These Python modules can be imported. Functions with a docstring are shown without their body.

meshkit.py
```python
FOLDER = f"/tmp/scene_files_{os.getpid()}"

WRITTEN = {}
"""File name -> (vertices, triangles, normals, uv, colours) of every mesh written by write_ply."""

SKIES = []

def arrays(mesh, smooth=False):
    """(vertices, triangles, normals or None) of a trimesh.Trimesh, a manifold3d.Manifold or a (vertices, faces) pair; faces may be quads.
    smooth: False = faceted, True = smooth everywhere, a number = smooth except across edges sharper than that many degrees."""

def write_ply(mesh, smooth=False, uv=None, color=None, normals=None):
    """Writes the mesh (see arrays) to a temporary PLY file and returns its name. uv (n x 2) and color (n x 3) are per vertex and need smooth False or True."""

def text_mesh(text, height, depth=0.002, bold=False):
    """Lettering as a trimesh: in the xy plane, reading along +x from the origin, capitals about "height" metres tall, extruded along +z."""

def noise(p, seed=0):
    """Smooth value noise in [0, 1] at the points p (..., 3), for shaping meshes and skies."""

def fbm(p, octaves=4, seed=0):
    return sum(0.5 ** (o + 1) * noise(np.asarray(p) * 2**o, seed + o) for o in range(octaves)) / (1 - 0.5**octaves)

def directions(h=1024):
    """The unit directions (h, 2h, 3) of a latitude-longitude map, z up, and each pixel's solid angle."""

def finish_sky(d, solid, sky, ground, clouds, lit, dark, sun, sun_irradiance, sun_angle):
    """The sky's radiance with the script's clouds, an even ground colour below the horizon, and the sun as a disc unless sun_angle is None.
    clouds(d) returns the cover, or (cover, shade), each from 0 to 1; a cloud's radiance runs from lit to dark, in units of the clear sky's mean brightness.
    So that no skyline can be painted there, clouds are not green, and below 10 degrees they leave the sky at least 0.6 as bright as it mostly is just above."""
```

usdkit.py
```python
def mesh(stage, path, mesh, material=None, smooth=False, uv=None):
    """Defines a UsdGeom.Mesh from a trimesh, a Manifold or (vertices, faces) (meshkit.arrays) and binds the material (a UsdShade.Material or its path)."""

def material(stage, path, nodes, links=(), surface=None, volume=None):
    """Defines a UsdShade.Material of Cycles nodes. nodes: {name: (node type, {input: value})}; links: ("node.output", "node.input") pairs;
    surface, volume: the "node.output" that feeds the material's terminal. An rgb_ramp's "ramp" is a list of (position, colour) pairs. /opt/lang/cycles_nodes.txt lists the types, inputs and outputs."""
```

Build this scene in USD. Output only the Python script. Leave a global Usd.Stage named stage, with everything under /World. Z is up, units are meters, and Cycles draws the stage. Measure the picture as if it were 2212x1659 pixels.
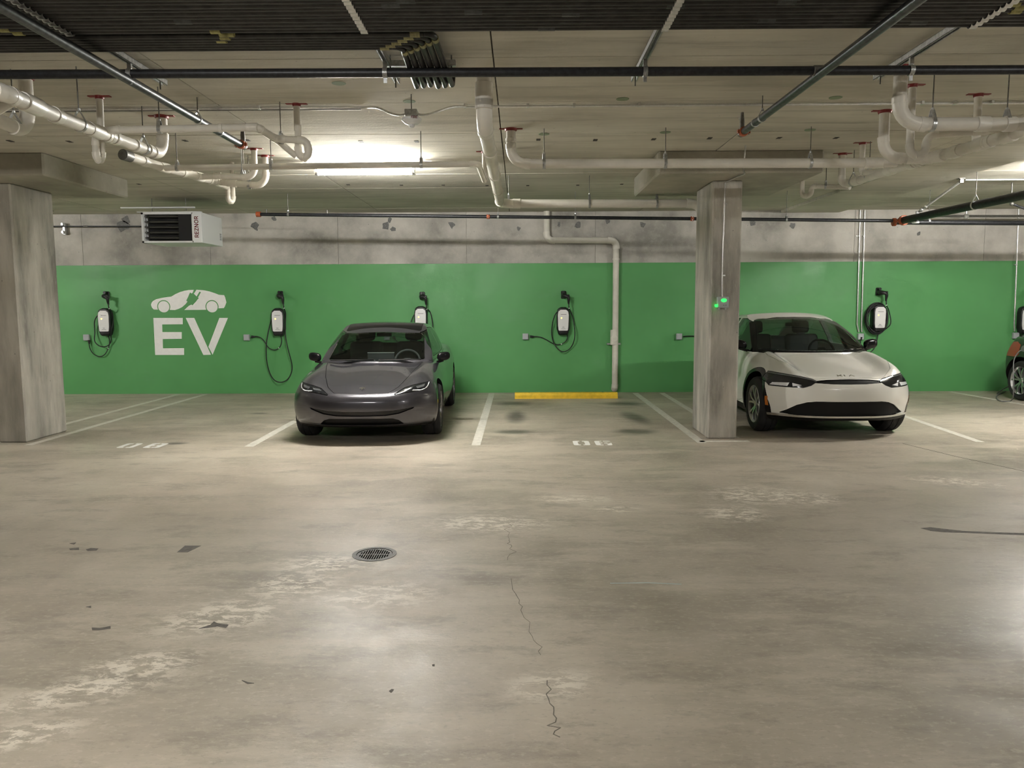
import math, random
import numpy as np
import trimesh
import manifold3d as m3
import shapely
from shapely.geometry import Polygon, Point, LineString, box as sbox
from shapely import affinity
from shapely.ops import unary_union
import usdkit, meshkit
from pxr import Usd, UsdGeom, UsdLux, UsdShade, Sdf, Gf, Vt

random.seed(7); np.random.seed(7)
stage = Usd.Stage.CreateInMemory()
UsdGeom.SetStageUpAxis(stage, UsdGeom.Tokens.z)
UsdGeom.SetStageMetersPerUnit(stage, 1.0)
UsdGeom.Xform.Define(stage, '/World')

# ------------------------------------------------------------------ camera
F = 1671.0; PCX, PCY = 1106.0, 829.5; CAMH = 1.69      # focal length in pixels of the 2212 px frame, eye height
_Y = np.array([16, 171.5, -F]); _Y /= np.linalg.norm(_Y)
_X = np.array([1, .0035, 0.]); _X[2] = -(_X[0]*_Y[0]+_X[1]*_Y[1])/_Y[2]; _X /= np.linalg.norm(_X)
_R = np.stack([_X, _Y, np.cross(_X, _Y)], 1)
EYE = np.array([0, 0, CAMH])
cam = UsdGeom.Camera.Define(stage, '/World/Camera')
cam.AddTransformOp().Set(Gf.Matrix4d(*_R[0], 0, *_R[1], 0, *_R[2], 0, *EYE, 1))
cam.CreateHorizontalApertureAttr(36.0); cam.CreateVerticalApertureAttr(27.0)
cam.CreateFocalLengthAttr(36.0*F/2212); cam.CreateClippingRangeAttr(Gf.Vec2f(.05, 200))
cam.CreateExposureAttr(2.72)
# lamps: four-foot LED battens on the ceiling (built with the ceiling below); only LAMP_POWER and LAMP_COLOR light the garage
LAMP_POWER = 66.0; AISLE_POWER = 42.0     # the aisle lamps are dimmed
LAMP_COLOR = (1.0, .975, .925)
LAMPS = [(-1.86, 9.55), (7.15, 9.75), (-10.6, 9.95), (-2.6, 0.9), (6.2, 0.7), (15.9, 9.7)]

# ------------------------------------------------------------------ helpers
def ray(px, py):
    return _R.T @ np.array([(px-PCX)/F, -(py-PCY)/F, -1.0])
def at(px, py, Y):                 # the point at depth Y seen at that pixel of the photograph
    d = ray(px, py); return EYE + d*(Y/d[1])
def atz(px, py, z):
    d = ray(px, py); return EYE + d*((z-CAMH)/d[2])
def proj(p):
    c = _R @ (np.asarray(p, float)-EYE); return PCX-F*c[0]/c[2], PCY+F*c[1]/c[2]

_names = {}
def numbered(parent, name):
    k = (parent, name); n = _names.get(k, 0); _names[k] = n+1
    return name if n == 0 else f'{name}_{n:03d}'
def keys(prim, **kw):
    for k, v in kw.items():
        if v is not None: prim.SetCustomDataByKey(k, v)
class Node:
    def __init__(s, path, loc, rz=0.0):
        s.path = path; s.loc = np.asarray(loc, float); s.rz = rz
def thing(name, label, cat, loc=(0, 0, 0), group=None, kind=None, rz=0.0):
    path = '/World/'+numbered('/World', name)
    x = UsdGeom.Xform.Define(stage, path)
    x.AddTranslateOp().Set(Gf.Vec3d(*map(float, loc)))
    if rz: x.AddRotateZOp().Set(math.degrees(rz))
    keys(x.GetPrim(), label=label, category=cat, group=group, kind=kind)
    return Node(path, loc, rz)
def tri(mesh):
    v, f, _ = meshkit.arrays(mesh); return v, f
def part(parent, name, mesh, mat, label=None, smooth=35, kind=None):      # mesh in world coordinates unless the thing is turned (then in its own)
    path = parent.path+'/'+numbered(parent.path, name)
    v, f = tri(mesh)
    if not parent.rz: v = v-parent.loc
    usdkit.mesh(stage, path, trimesh.Trimesh(v, f, process=False), M[mat], smooth=smooth)
    p = stage.GetPrimAtPath(path); keys(p, label=label, kind=kind)
    return Node(path, parent.loc, parent.rz)
def single(name, mesh, mat, label, cat, group=None, kind=None, smooth=35):  # a thing that is one mesh
    path = '/World/'+numbered('/World', name)
    usdkit.mesh(stage, path, trimesh.Trimesh(*tri(mesh), process=False), M[mat], smooth=smooth)
    keys(stage.GetPrimAtPath(path), label=label, category=cat, group=group, kind=kind)
    return Node(path, (0, 0, 0))
def cat(*ms):
    vs, fs, n = [], [], 0
    for m in ms:
        v, f = tri(m); vs.append(v); fs.append(f+n); n += len(v)
    return trimesh.Trimesh(np.vstack(vs), np.vstack(fs), process=False)
def box(x0, x1, y0, y1, z0, z1, b=0.0):
    lo, hi = np.minimum([x0, y0, z0], [x1, y1, z1]), np.maximum([x0, y0, z0], [x1, y1, z1])
    b = min(b, .45*(hi-lo).min())
    if b <= 0:
        m = trimesh.creation.box(extents=hi-lo); m.apply_translation((lo+hi)/2); return m
    pts = []
    for sx in (0, 1):
        for sy in (0, 1):
            for sz in (0, 1):
                c = np.where([sx, sy, sz], hi, lo); d = np.where([sx, sy, sz], -b, b)
                for k in range(3):
                    q = c+d; q[k] = c[k]; pts.append(q)
    return trimesh.convex.convex_hull(np.array(pts))
def frames(p):
    t = np.gradient(p, axis=0); t /= np.linalg.norm(t, axis=1, keepdims=True)+1e-12
    a = np.cross(t[0], [0, 0, 1.]); a = a if np.linalg.norm(a) > .1 else np.cross(t[0], [1., 0, 0]); a /= np.linalg.norm(a)
    A = [a]
    for i in range(1, len(p)):
        a = A[-1]-t[i]*np.dot(A[-1], t[i]); A.append(a/(np.linalg.norm(a)+1e-12))
    A = np.array(A); return t, A, np.cross(t, A)
def tube(p, r, n=14, cap=True):
    p = np.asarray(p, float); _, A, B = frames(p)
    r = np.broadcast_to(r, (len(p),))
    an = np.arange(n)*2*np.pi/n
    v = (p[:, None]+r[:, None, None]*(np.cos(an)[None, :, None]*A[:, None]+np.sin(an)[None, :, None]*B[:, None])).reshape(-1, 3)
    i, j = np.meshgrid(np.arange(len(p)-1), np.arange(n), indexing='ij'); k = (j+1) % n
    q = np.stack([i*n+j, i*n+k, (i+1)*n+k, (i+1)*n+j], -1).reshape(-1, 4)
    f = [np.vstack([q[:, [0, 1, 2]], q[:, [0, 2, 3]]])]
    if cap:
        v = np.vstack([v, p[0], p[-1]]); c = len(v)-2; e = (len(p)-1)*n; j = np.arange(n); k = (j+1) % n
        f += [np.stack([np.full(n, c), k, j], 1), np.stack([np.full(n, c+1), e+j, e+k], 1)]
    return trimesh.Trimesh(v, np.vstack(f), process=False)
def cyl(a, b, r, n=14):
    return tube([a, b], r, n)
def spline(pts, n=40):
    from scipy.interpolate import CubicSpline
    p = np.asarray(pts, float); d = np.r_[0, np.cumsum(np.linalg.norm(np.diff(p, axis=0), axis=1)**.6)]
    return CubicSpline(d, p)(np.linspace(0, d[-1], n))
def lathe(profile, n=24, at_=(0, 0, 0), axis='z'):      # profile: (radius, height) pairs, closed on the axis where radius is 0
    pr = np.asarray(profile, float); an = np.arange(n)*2*np.pi/n
    v = np.stack([pr[:, 0, None]*np.cos(an), pr[:, 0, None]*np.sin(an), np.broadcast_to(pr[:, 1, None], (len(pr), n))], -1).reshape(-1, 3)
    i, j = np.meshgrid(np.arange(len(pr)-1), np.arange(n), indexing='ij'); k = (j+1) % n
    q = np.stack([i*n+j, i*n+k, (i+1)*n+k, (i+1)*n+j], -1).reshape(-1, 4)
    m = trimesh.Trimesh(v, np.vstack([q[:, [0, 1, 2]], q[:, [0, 2, 3]]]), process=True)
    m.update_faces(m.nondegenerate_faces())
    if axis == 'x': m.vertices = m.vertices[:, [2, 0, 1]]
    if axis == 'y': m.vertices = m.vertices[:, [1, 2, 0]]
    m.apply_translation(at_); return m
def poly_mesh(shape, depth):                            # shapely shape in xy extruded along +z
    gs = getattr(shape, 'geoms', [shape])
    return cat(*[trimesh.creation.extrude_polygon(g, depth, engine='earcut') for g in gs if g.area > 1e-9])
def on_wall(shape, Y, depth):                           # a shape in (X, Z) standing on the wall plane Y, proud towards the camera
    m = poly_mesh(shape, depth); v = m.vertices
    m.vertices = np.stack([v[:, 0], Y-v[:, 2], v[:, 1]], 1); return m
def on_floor(shape, z, depth):
    m = poly_mesh(shape, depth); m.apply_translation([0, 0, z]); return m
def ico(c, r, sub=2, sc=(1, 1, 1)):
    m = trimesh.creation.icosphere(subdivisions=sub, radius=r); m.apply_scale(sc); m.apply_translation(c); return m

# ------------------------------------------------------------------ materials
M = {}
class G:                                                # a node graph written as nested calls
    def __init__(s): s.n, s.l = {}, []
    def __call__(s, kind, out, **kw):
        nm = f'n{len(s.n)}'; ins = {}
        s.n[nm] = (kind, ins)
        for k, v in kw.items():
            if isinstance(v, str) and v.startswith('@'): s.l.append((v[1:], f'{nm}.{k}'))
            else: ins[k] = v
        return f'@{nm}.{out}'
    def done(s, name, surf):
        M[name] = usdkit.material(stage, '/World/Looks/'+name, s.n, s.l, surface=surf[1:])
    def noise(s, scale, detail=4, rough=.55, vec=None, out='fac', dist=0.0):
        kw = dict(scale=scale, detail=detail, roughness=rough, distortion=dist)
        kw['vector'] = vec or s('geometry', 'position')
        return s('noise_texture', out, **kw)
    def map(s, vec, scale=(1, 1, 1), loc=(0, 0, 0), rot=(0, 0, 0)):
        return s('mapping', 'vector', vector=vec, scale=scale, location=loc, rotation=rot)
    def ramp(s, fac, stops): return s('rgb_ramp', 'color', fac=fac, ramp=stops)
    def mix(s, fac, a, b, mode='mix'): return s('mix_color', 'result', fac=fac, a=a, b=b, blend_type=mode)
    def m(s, op, a, b=0.0): return s('math', 'value', math_type=op, value1=a, value2=b)
    def step(s, v, lo, hi): return s('map_range', 'result', value=v, from_min=lo, from_max=hi, to_min=0., to_max=1., clamp=True, range_type='smoothstep')
    def bump(s, h, strength=.2, dist=.01): return s('bump', 'normal', height=h, strength=strength, distance=dist)
def g3(v): return (v, v, v)
def plain(name, col, rough=.5, metal=0.0, var=.0, scale=20, coat=0.0, bump=0.0, spec=.5):
    g = G(); c = col
    if var:
        f = g.noise(scale, 3)
        c = g.mix(g.ramp(f, [(.3, g3(0)), (.7, g3(1))]), tuple(x*(1-var) for x in col), tuple(min(1, x*(1+var)) for x in col))
    kw = dict(base_color=c, roughness=rough, metallic=metal, coat_weight=coat, coat_roughness=.04, specular_ior_level=spec)
    if bump: kw['normal'] = g.bump(g.noise(scale*3, 4), bump, .01)
    g.done(name, g('principled_bsdf', 'BSDF', **kw))
def emit(name, col, strength):
    g = G(); g.done(name, g('emission', 'emission', color=col, strength=strength))
def pane(name, tint, refl_rough=.02, ior=1.5):
    g = G()
    f = g('math', 'value', math_type='multiply_add', value1=g.m('power', g('layer_weight', 'facing', blend=.5), 5.), value2=.9, value3=.035)
    g.done(name, g('mix_closure', 'closure', fac=f, closure1=g('transparent_bsdf', 'BSDF', color=tint), closure2=g('glossy_bsdf', 'BSDF', color=(.9, .9, .9), roughness=refl_rough)))
def concrete(name, lo, mid, hi, scale=1.2, rough=.75, bump=.25, streak=(1, 1, 1), rnd=0.0, holes=True, spec=.4, matte=0.0, bands=0.0):
    g = G(); P = g('geometry', 'position'); S = g.map(P, streak)
    c = g.ramp(g.noise(scale, 7, .6, S), [(.34, lo), (.5, mid), (.66, hi)])
    c = g.mix(g.m('multiply', g.step(g.noise(scale*9, 5, .65, S), .5, .75), .35), c, hi)
    c = g.mix(g.m('multiply', g.step(g.noise(scale*.45, 3, .5, P), .5, .68), .45), c, tuple(x*.72 for x in mid))
    if holes:
        w = g('voronoi_texture', 'distance', vector=P, scale=5.5, feature='f1', randomness=1.0)
        c = g.mix(g.m('multiply', g.m('subtract', 1., g.step(w, .035, .055)), .55), c, tuple(x*.3 for x in mid))
    if bands:
        c = g.mix(g.m('multiply', g.step(g.noise(2.4, 7, .66, g.map(P, (.28, 3.2, 1))), .50, .66), bands), c, tuple(x*.62 for x in mid))
        c = g.mix(g.m('multiply', g.step(g.noise(3.1, 7, .66, g.map(P, (.22, 3.6, 1), (5, 2, 0))), .52, .66), bands*.8), c, hi)
    if rnd: c = g.mix(rnd, c, g.ramp(g('object_info', 'random'), [(0, tuple(x*.75 for x in mid)), (1, tuple(min(1, x*1.2) for x in mid))]))
    h = g.m('add', g.noise(scale*14, 6, .6, S), g.m('multiply', g.noise(scale*60, 3, .5, P), .35))
    nb = g.bump(h, bump, .01); o = g('principled_bsdf', 'BSDF', base_color=c, roughness=rough, normal=nb, specular_ior_level=spec)
    if matte: o = g('mix_closure', 'closure', fac=matte, closure1=o, closure2=g('diffuse_bsdf', 'BSDF', color=c, normal=nb))
    g.done(name, o)
# ------------------------------------------------------------------ the materials
concrete('ceiling_concrete', (.42, .40, .33), (.56, .535, .455), (.66, .635, .55), .7, .85, .3, (.5, 1.6, 1), rnd=.12, spec=.12, matte=.6, bands=.55)
concrete('wall_concrete', (.27, .26, .235), (.44, .42, .38), (.58, .555, .505), 1.1, .8, .45)
concrete('column_concrete', (.25, .24, .215), (.46, .44, .395), (.66, .63, .57), 1.5, .8, .5, (2.2, 2.2, .45))
concrete('capital_concrete', (.28, .265, .215), (.38, .36, .295), (.47, .44, .365), 1.3, .8, .35)
plain('patch_grey', (.17, .17, .165), .9, var=.3, scale=40)
plain('seam_dark', (.06, .055, .045), .95)
plain('paint_white', (.90, .90, .88), .55, var=.03, scale=14)
plain('line_paint', (.62, .60, .54), .6, var=.16, scale=16)
plain('pvc', (.68, .65, .58), .5, var=.05, scale=7, spec=.28)
plain('pvc_fitting', (.73, .70, .63), .38, var=.04, scale=9, spec=.4)
plain('black_steel', (.022, .023, .026), .42, metal=.35, var=.4, scale=30)
plain('dark_steel', (.085, .09, .092), .34, metal=.75, var=.3, scale=25)
plain('conduit_steel', (.028, .027, .026), .4, metal=.3, var=.5, scale=12)
plain('galvanised', (.55, .56, .56), .34, metal=.9, var=.25, scale=40)
plain('rod_steel', (.16, .155, .14), .5, metal=.7, var=.2, scale=50)
plain('emt', (.74, .74, .73), .28, metal=.75, var=.1, scale=30)
plain('emt_dark', (.20, .20, .19), .4, metal=.7, var=.1, scale=30)
plain('red_paint', (.22, .018, .016), .5, var=.2, scale=30)
plain('orange_coupling', (.36, .085, .03), .45, var=.25, scale=30)
plain('white_enamel', (.70, .71, .71), .3, coat=.3)
plain('charger_white', (.80, .80, .80), .35, coat=.2)
plain('black_plastic', (.012, .012, .013), .38)
plain('rubber', (.014, .014, .015), .6)
plain('tyre', (.016, .016, .017), .75, bump=.15, scale=60)
plain('box_grey', (.42, .44, .46), .45)
plain('label_grey', (.25, .26, .27), .6)
plain('yellow_paint', (.84, .56, .035), .5, var=.12, scale=12)
plain('yellow_tape', (.34, .32, .12), .6, var=.2, scale=60)
plain('tape_buff', (.33, .31, .16), .7, var=.3, scale=50)
plain('brand_red', (.12, .008, .012), .5)
plain('grate_iron', (.10, .095, .09), .6, metal=.0, var=.3, scale=40)
plain('pit_dark', (.004, .004, .004), .9)
plain('chalk_blue', (.42, .50, .50), .9)
plain('green_mark', (.22, .28, .18), .9)
plain('crack_dark', (.17, .155, .13), .9, var=.3, scale=30)
plain('mark_dark', (.11, .10, .088), .8, var=.3, scale=30)
plain('burner_steel', (.16, .16, .16), .25, metal=.9)
plain('heater_inside', (.008, .008, .009), .5)
plain('car_grey', (.062, .060, .072), .30, metal=.55, coat=1.0)
plain('car_white', (.78, .77, .725), .32, coat=1.0)
plain('car_dark', (.016, .014, .013), .3, metal=.3, coat=1.0)
plain('gloss_black', (.005, .005, .006), .16, spec=.35)
plain('satin_black', (.006, .006, .006), .5, spec=.2)
plain('chrome', (.72, .72, .72), .12, metal=1.0)
plain('rim_grey', (.20, .20, .21), .3, metal=.85)
plain('rim_silver', (.50, .50, .50), .28, metal=.9)
plain('lamp_bright', (.75, .77, .80), .15, coat=1.0)
plain('lamp_grey', (.22, .23, .25), .15, metal=.6, coat=1.0)
plain('lamp_lens', (.012, .013, .015), .10, spec=.45)
plain('amber', (.55, .17, .02), .25, coat=.6)
plain('tail_red', (.30, .02, .02), .2, coat=1.0)
plain('seat_dark', (.03, .03, .033), .6)
plain('screen_grey', (.10, .105, .11), .45)
plain('cloth_grey', (.17, .17, .17), .7)
pane('glass_tint', (.72, .77, .75)); pane('glass_clear', (.64, .68, .67))
emit('lamp_glow', LAMP_COLOR, LAMP_POWER); emit('lamp_dimmed', LAMP_COLOR, AISLE_POWER)
emit('led_green', (.015, .9, .05), .75); emit('led_amber', (1.0, .55, .08), .9)

# the floor: trowelled concrete, polished by tyres, with worn scuffs and tyre stains of their own shape
def floor_material():
    g = G(); P = g('geometry', 'position')
    def ell(c, rx, ry, rot=0.0, soft=.8):
        v = g('mapping', 'vector', mapping_type='texture', vector=P, location=(c[0], c[1], 0), rotation=(0, 0, rot), scale=(rx, ry, 1.))
        sx = g('vector_math', 'value', math_type='length', vector1=v)
        return g.m('subtract', 1., g.step(sx, 1-soft, 1.0))
    def union(ms):
        o = ms[0]
        for q in ms[1:]: o = g.m('maximum', o, q)
        return o
    S = g.map(P, (.55, 1.3, 1)); warp = g.noise(.6, 3, .5, P, 'color')
    W = g('vector_math', 'vector', math_type='multiply_add', vector1=warp, vector2=(.45, .45, 0.), vector3=P)
    c = g.ramp(g.noise(.42, 6, .62, W), [(.33, (0.240, 0.212, 0.170)), (.45, (0.357, 0.320, 0.260)), (.55, (0.433, 0.387, 0.319)), (.67, (0.571, 0.517, 0.435))])
    c = g.mix(g.m('multiply', g.step(g.noise(1.5, 8, .7, g.map(W, (.45, 1.6, 1))), .47, .61), .62), c, (0.510, 0.461, 0.383))
    c = g.mix(g.m('multiply', g.step(g.noise(.33, 3, .5, g.map(P, (1, 1, 1), (7, 3, 0))), .5, .66), .35), c, (0.306, 0.251, 0.203))
    c = g.mix(g.m('multiply', g.step(g.noise(2.6, 9, .76, S), .50, .63), .52), c, (0.230, 0.204, 0.165))
    c = g.mix(g.m('multiply', g.step(g.noise(30, 5, .7, g.map(P, (.7, 1.2, 1))), .52, .66), .38), c, (0.571, 0.522, 0.444))
    c = g.mix(g.m('multiply', g.step(g.noise(42, 4, .7, g.map(P, (.6, 1.3, 1), (3, 1, 0))), .55, .68), .35), c, (0.224, 0.202, 0.170))
    # tyre stains and the darker wheel tracks of the empty stall
    dark = union([ell(atz(x, y, 0), rx, ry, r) for x, y, rx, ry, r in ((1110, 872, .42, .42, 0), (1345, 872, .5, .42, 0), (1112, 933, .36, .26, 0), (1372, 932, .42, .3, 0),
        (1115, 900, .22, .9, 0), (1372, 902, .22, .9, .1), (560, 893, .2, .1, 0), (380, 958, .2, .12, 0))])
    c = g.mix(g.m('multiply', dark, g.m('multiply', g.step(g.noise(2.4, 4, .6, g.map(P, (1, 2.2, 1))), .12, .5), .92)), c, (0.102, 0.094, 0.080))
    far = g.m('multiply', ell((3.4, 5.5), 3.3, 2.6, .1, .9), .35)
    c = g.mix(far, c, (0.230, 0.202, 0.165))
    c = g.mix(g.m('multiply', ell((-3.2, 5.6), 2.2, 1.3, 0, .9), .3), c, (0.204, 0.182, 0.146))
    # flaked white scuffs
    sc = union([ell(atz(x, y, 0), rx, ry, r) for x, y, rx, ry, r in ((40, 1590, .34, .16, .4), (190, 1490, .55, .22, .5), (300, 1440, .4, .25, .4), (480, 1330, .55, .35, .5), (640, 1265, .4, .4, .3), (700, 1220, .5, .3, 0),
        (1640, 1070, .62, .5, 0), (1590, 1110, .4, .35, 0), (1740, 1075, .45, .35, 0), (1230, 1078, .5, .2, 0), (1330, 1100, .3, .15, 0), (1060, 1130, .7, .35, 0), (820, 1285, .5, .35, 0), (1190, 1480, .3, .2, .3), (2060, 1040, .6, .3, -.4))])
    fl = g.m('multiply', g.step(g.noise(13, 9, .8, g.map(P, (.6, 1.15, 1), (0, 0, 0), (0, 0, .25)), dist=.3), .475, .55), sc)
    c = g.mix(g.m('multiply', fl, .9), c, (0.714, 0.665, 0.576))
    rough = g.ramp(g.noise(.8, 6, .65, W), [(.36, g3(.40)), (.64, g3(.64))])
    h = g.m('add', g.noise(5, 6, .62, S), g.m('multiply', g.noise(70, 3, .5, P), .12))
    g.done('floor_concrete', g('principled_bsdf', 'BSDF', base_color=c, roughness=rough, normal=g.bump(h, .3, .012), specular_ior_level=.42))
floor_material()
def green_material():
    g = G(); P = g('geometry', 'position')
    c = g.ramp(g.noise(.8, 4, .55, P), [(.3, (.088, .305, .098)), (.7, (.104, .348, .115))])
    c = g.mix(g.m('multiply', g.step(g.noise(1.4, 6, .7, g.map(P, (.6, 1, 1.2), (3, 0, 5))), .56, .72), .16), c, (.17, .33, .19))
    h = g.m('add', g.noise(3, 5, .6, P), g.m('multiply', g.noise(45, 3, .5, P), .25))
    g.done('green_paint', g('principled_bsdf', 'BSDF', base_color=c, roughness=g.ramp(g.noise(2, 4, .6, P), [(.3, g3(.38)), (.7, g3(.6))]), normal=g.bump(h, .25, .01), specular_ior_level=.45))
green_material()

# ------------------------------------------------------------------ the shell
WY, CZ = 14.85, 3.43                  # the back wall's plane and the ceiling's height
PAINT_Z = 2.47
X0, X1, Y0 = -17.0, 17.0, -9.0
fl = thing('floor', None, None, kind='structure')
DR = atz(809, 1197, 0)                # the drain's middle
slab = sbox(X0, Y0, X1, WY+.2).difference(Point(DR[0], DR[1]).buffer(.142, 32))
part(fl, 'slab', on_floor(slab, -.2, .2), 'floor_concrete', smooth=False)
def ribbon(pts, w):
    return LineString([p[:2] for p in pts]).buffer(w/2, cap_style='flat')
rng = np.random.default_rng(3)
def wobble(a, b, n, amp):
    a, b = np.asarray(a), np.asarray(b); t = np.linspace(0, 1, n)[:, None]
    p = a+(b-a)*t; p[1:-1, :2] += rng.normal(0, amp, (n-2, 2)); return p
cr = [atz(x, y, 0) for x, y in ((1098, 1130), (1100, 1165), (1106, 1180), (1096, 1210), (1104, 1250), (1118, 1290), (1128, 1325), (1150, 1375), (1168, 1415), (1182, 1470), (1188, 1520), (1200, 1560), (1209, 1592))]
def jag(p, q, w):
    t = np.linspace(0, 1, 6)[:, None]; m = p[:2]+(q[:2]-p[:2])*t; n = np.array([-(q-p)[1], (q-p)[0]]); n /= np.linalg.norm(n)
    m[1:-1] += rng.normal(0, .013, (4, 1))*n; return LineString(m).buffer(w)
crack = unary_union([jag(p, q, w) for p, q, w in zip(cr[:-1], cr[1:], (.0012, .002, .0015, 0, .002, .0016, .0012, .0012, 0, .002, .0025, .0022)) if w])
part(fl, 'crack', on_floor(crack, 0, .0008), 'crack_dark', 'wandering crack in the concrete', smooth=False)
part(fl, 'saw_cut', on_floor(ribbon([atz(1950, 958, 0), atz(2060, 985, 0), atz(2240, 1024, 0)], .012), 0, .0008), 'seam_dark', 'straight saw-cut joint', smooth=False)
sk = [atz(x, y, 0)[:2] for x, y in ((1988, 1141), (2010, 1139), (2035, 1142), (2080, 1147), (2150, 1150), (2260, 1153), (2260, 1158), (2150, 1154), (2080, 1151), (2040, 1150), (2010, 1147))]
part(fl, 'skid_mark', on_floor(Polygon(sk), 0, .0008), 'mark_dark', 'dark tapering smear', smooth=False)
part(fl, 'chalk_line', on_floor(ribbon([atz(1318, 1260, 0), atz(1400, 1259, 0), atz(1472, 1262, 0)], .014), 0, .0008), 'chalk_blue', 'pale blue chalk streak', smooth=False)
for pts in (((383, 1193), (400, 1179), (434, 1179), (405, 1193)), ((199, 1356), (215, 1357), (238, 1353), (238, 1358), (215, 1361), (200, 1361)), ((186, 1187), (196, 1184), (212, 1185), (208, 1189), (190, 1190)),
            ((430, 1358), (455, 1350), (462, 1343), (470, 1347), (493, 1350), (488, 1356), (470, 1353), (455, 1355)), ((150, 1185), (170, 1183), (170, 1188), (152, 1188)), ((150, 1174), (164, 1172), (160, 1176)), ((186, 1311), (196, 1309), (196, 1313)),
            ((841, 1493), (846, 1489), (850, 1490), (845, 1496)), ((934, 1436), (938, 1435), (938, 1439), (935, 1439)), ((523, 1470), (535, 1474), (548, 1476), (535, 1477))):
    part(fl, 'scrape', on_floor(Polygon([atz(x, y, 0)[:2] for x, y in pts]).buffer(.002), 0, .0008), 'mark_dark', smooth=False)

ceil = thing('ceiling', None, None, kind='structure')
part(ceil, 'slab', box(X0, X1, Y0, WY+.2, CZ+.012, CZ+.3), 'seam_dark', smooth=False)
PX = [X0]+[-.18+2.44*k for k in range(-6, 8) if X0+.3 < -.18+2.44*k < X1-.3]+[X1]
PY = [Y0, -6.5, -4.08, -1.64, .8, 3.24]+[4.46+1.22*k for k in range(9)]+[WY]
for i in range(len(PX)-1):
    for j in range(len(PY)-1):
        dz = rng.uniform(0, .004); gp = .0045
        part(ceil, 'ceiling_panel', box(PX[i]+gp, PX[i+1]-gp, PY[j]+gp, PY[j+1]-gp, CZ+dz, CZ+.02, .003), 'ceiling_concrete', smooth=False)
for px, py in ((22, 305), (150, 306), (400, 304), (535, 303), (665, 305), (780, 306), (900, 306), (1163, 302), (1286, 303), (1412, 301), (1533, 299), (1683, 298), (1806, 298), (752, 399), (867, 400), (957, 400), (1052, 401), (1140, 401), (1248, 400), (1343, 398), (1401, 402), (300, 398), (1700, 399)):
    q = atz(px, py, CZ); part(ceil, 'tie_mark', box(q[0]-.022, q[0]+.022, q[1]-.04, q[1]+.04, CZ-.0015, CZ+.012), 'seam_dark', 'small dark form-tie slot', smooth=False)
for px, py in ((732, 180), (1345, 214), (1805, 211), (884, 219), (1175, 290), (1437, 286), (1750, 281)):
    q = atz(px, py, CZ); part(ceil, 'paint_mark', lathe([(0, -.002), (.055, -.002), (.055, .01)], 18, (q[0], q[1], CZ)), 'green_mark', 'faded green paint mark')
tr = thing('trim_1', None, None, kind='structure')
part(tr, 'slab_band', box(4.92, 6.02, 2, WY, CZ-.045, CZ+.01, .01), 'ceiling_concrete', 'shallow thickened band of the slab', smooth=False)

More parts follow.
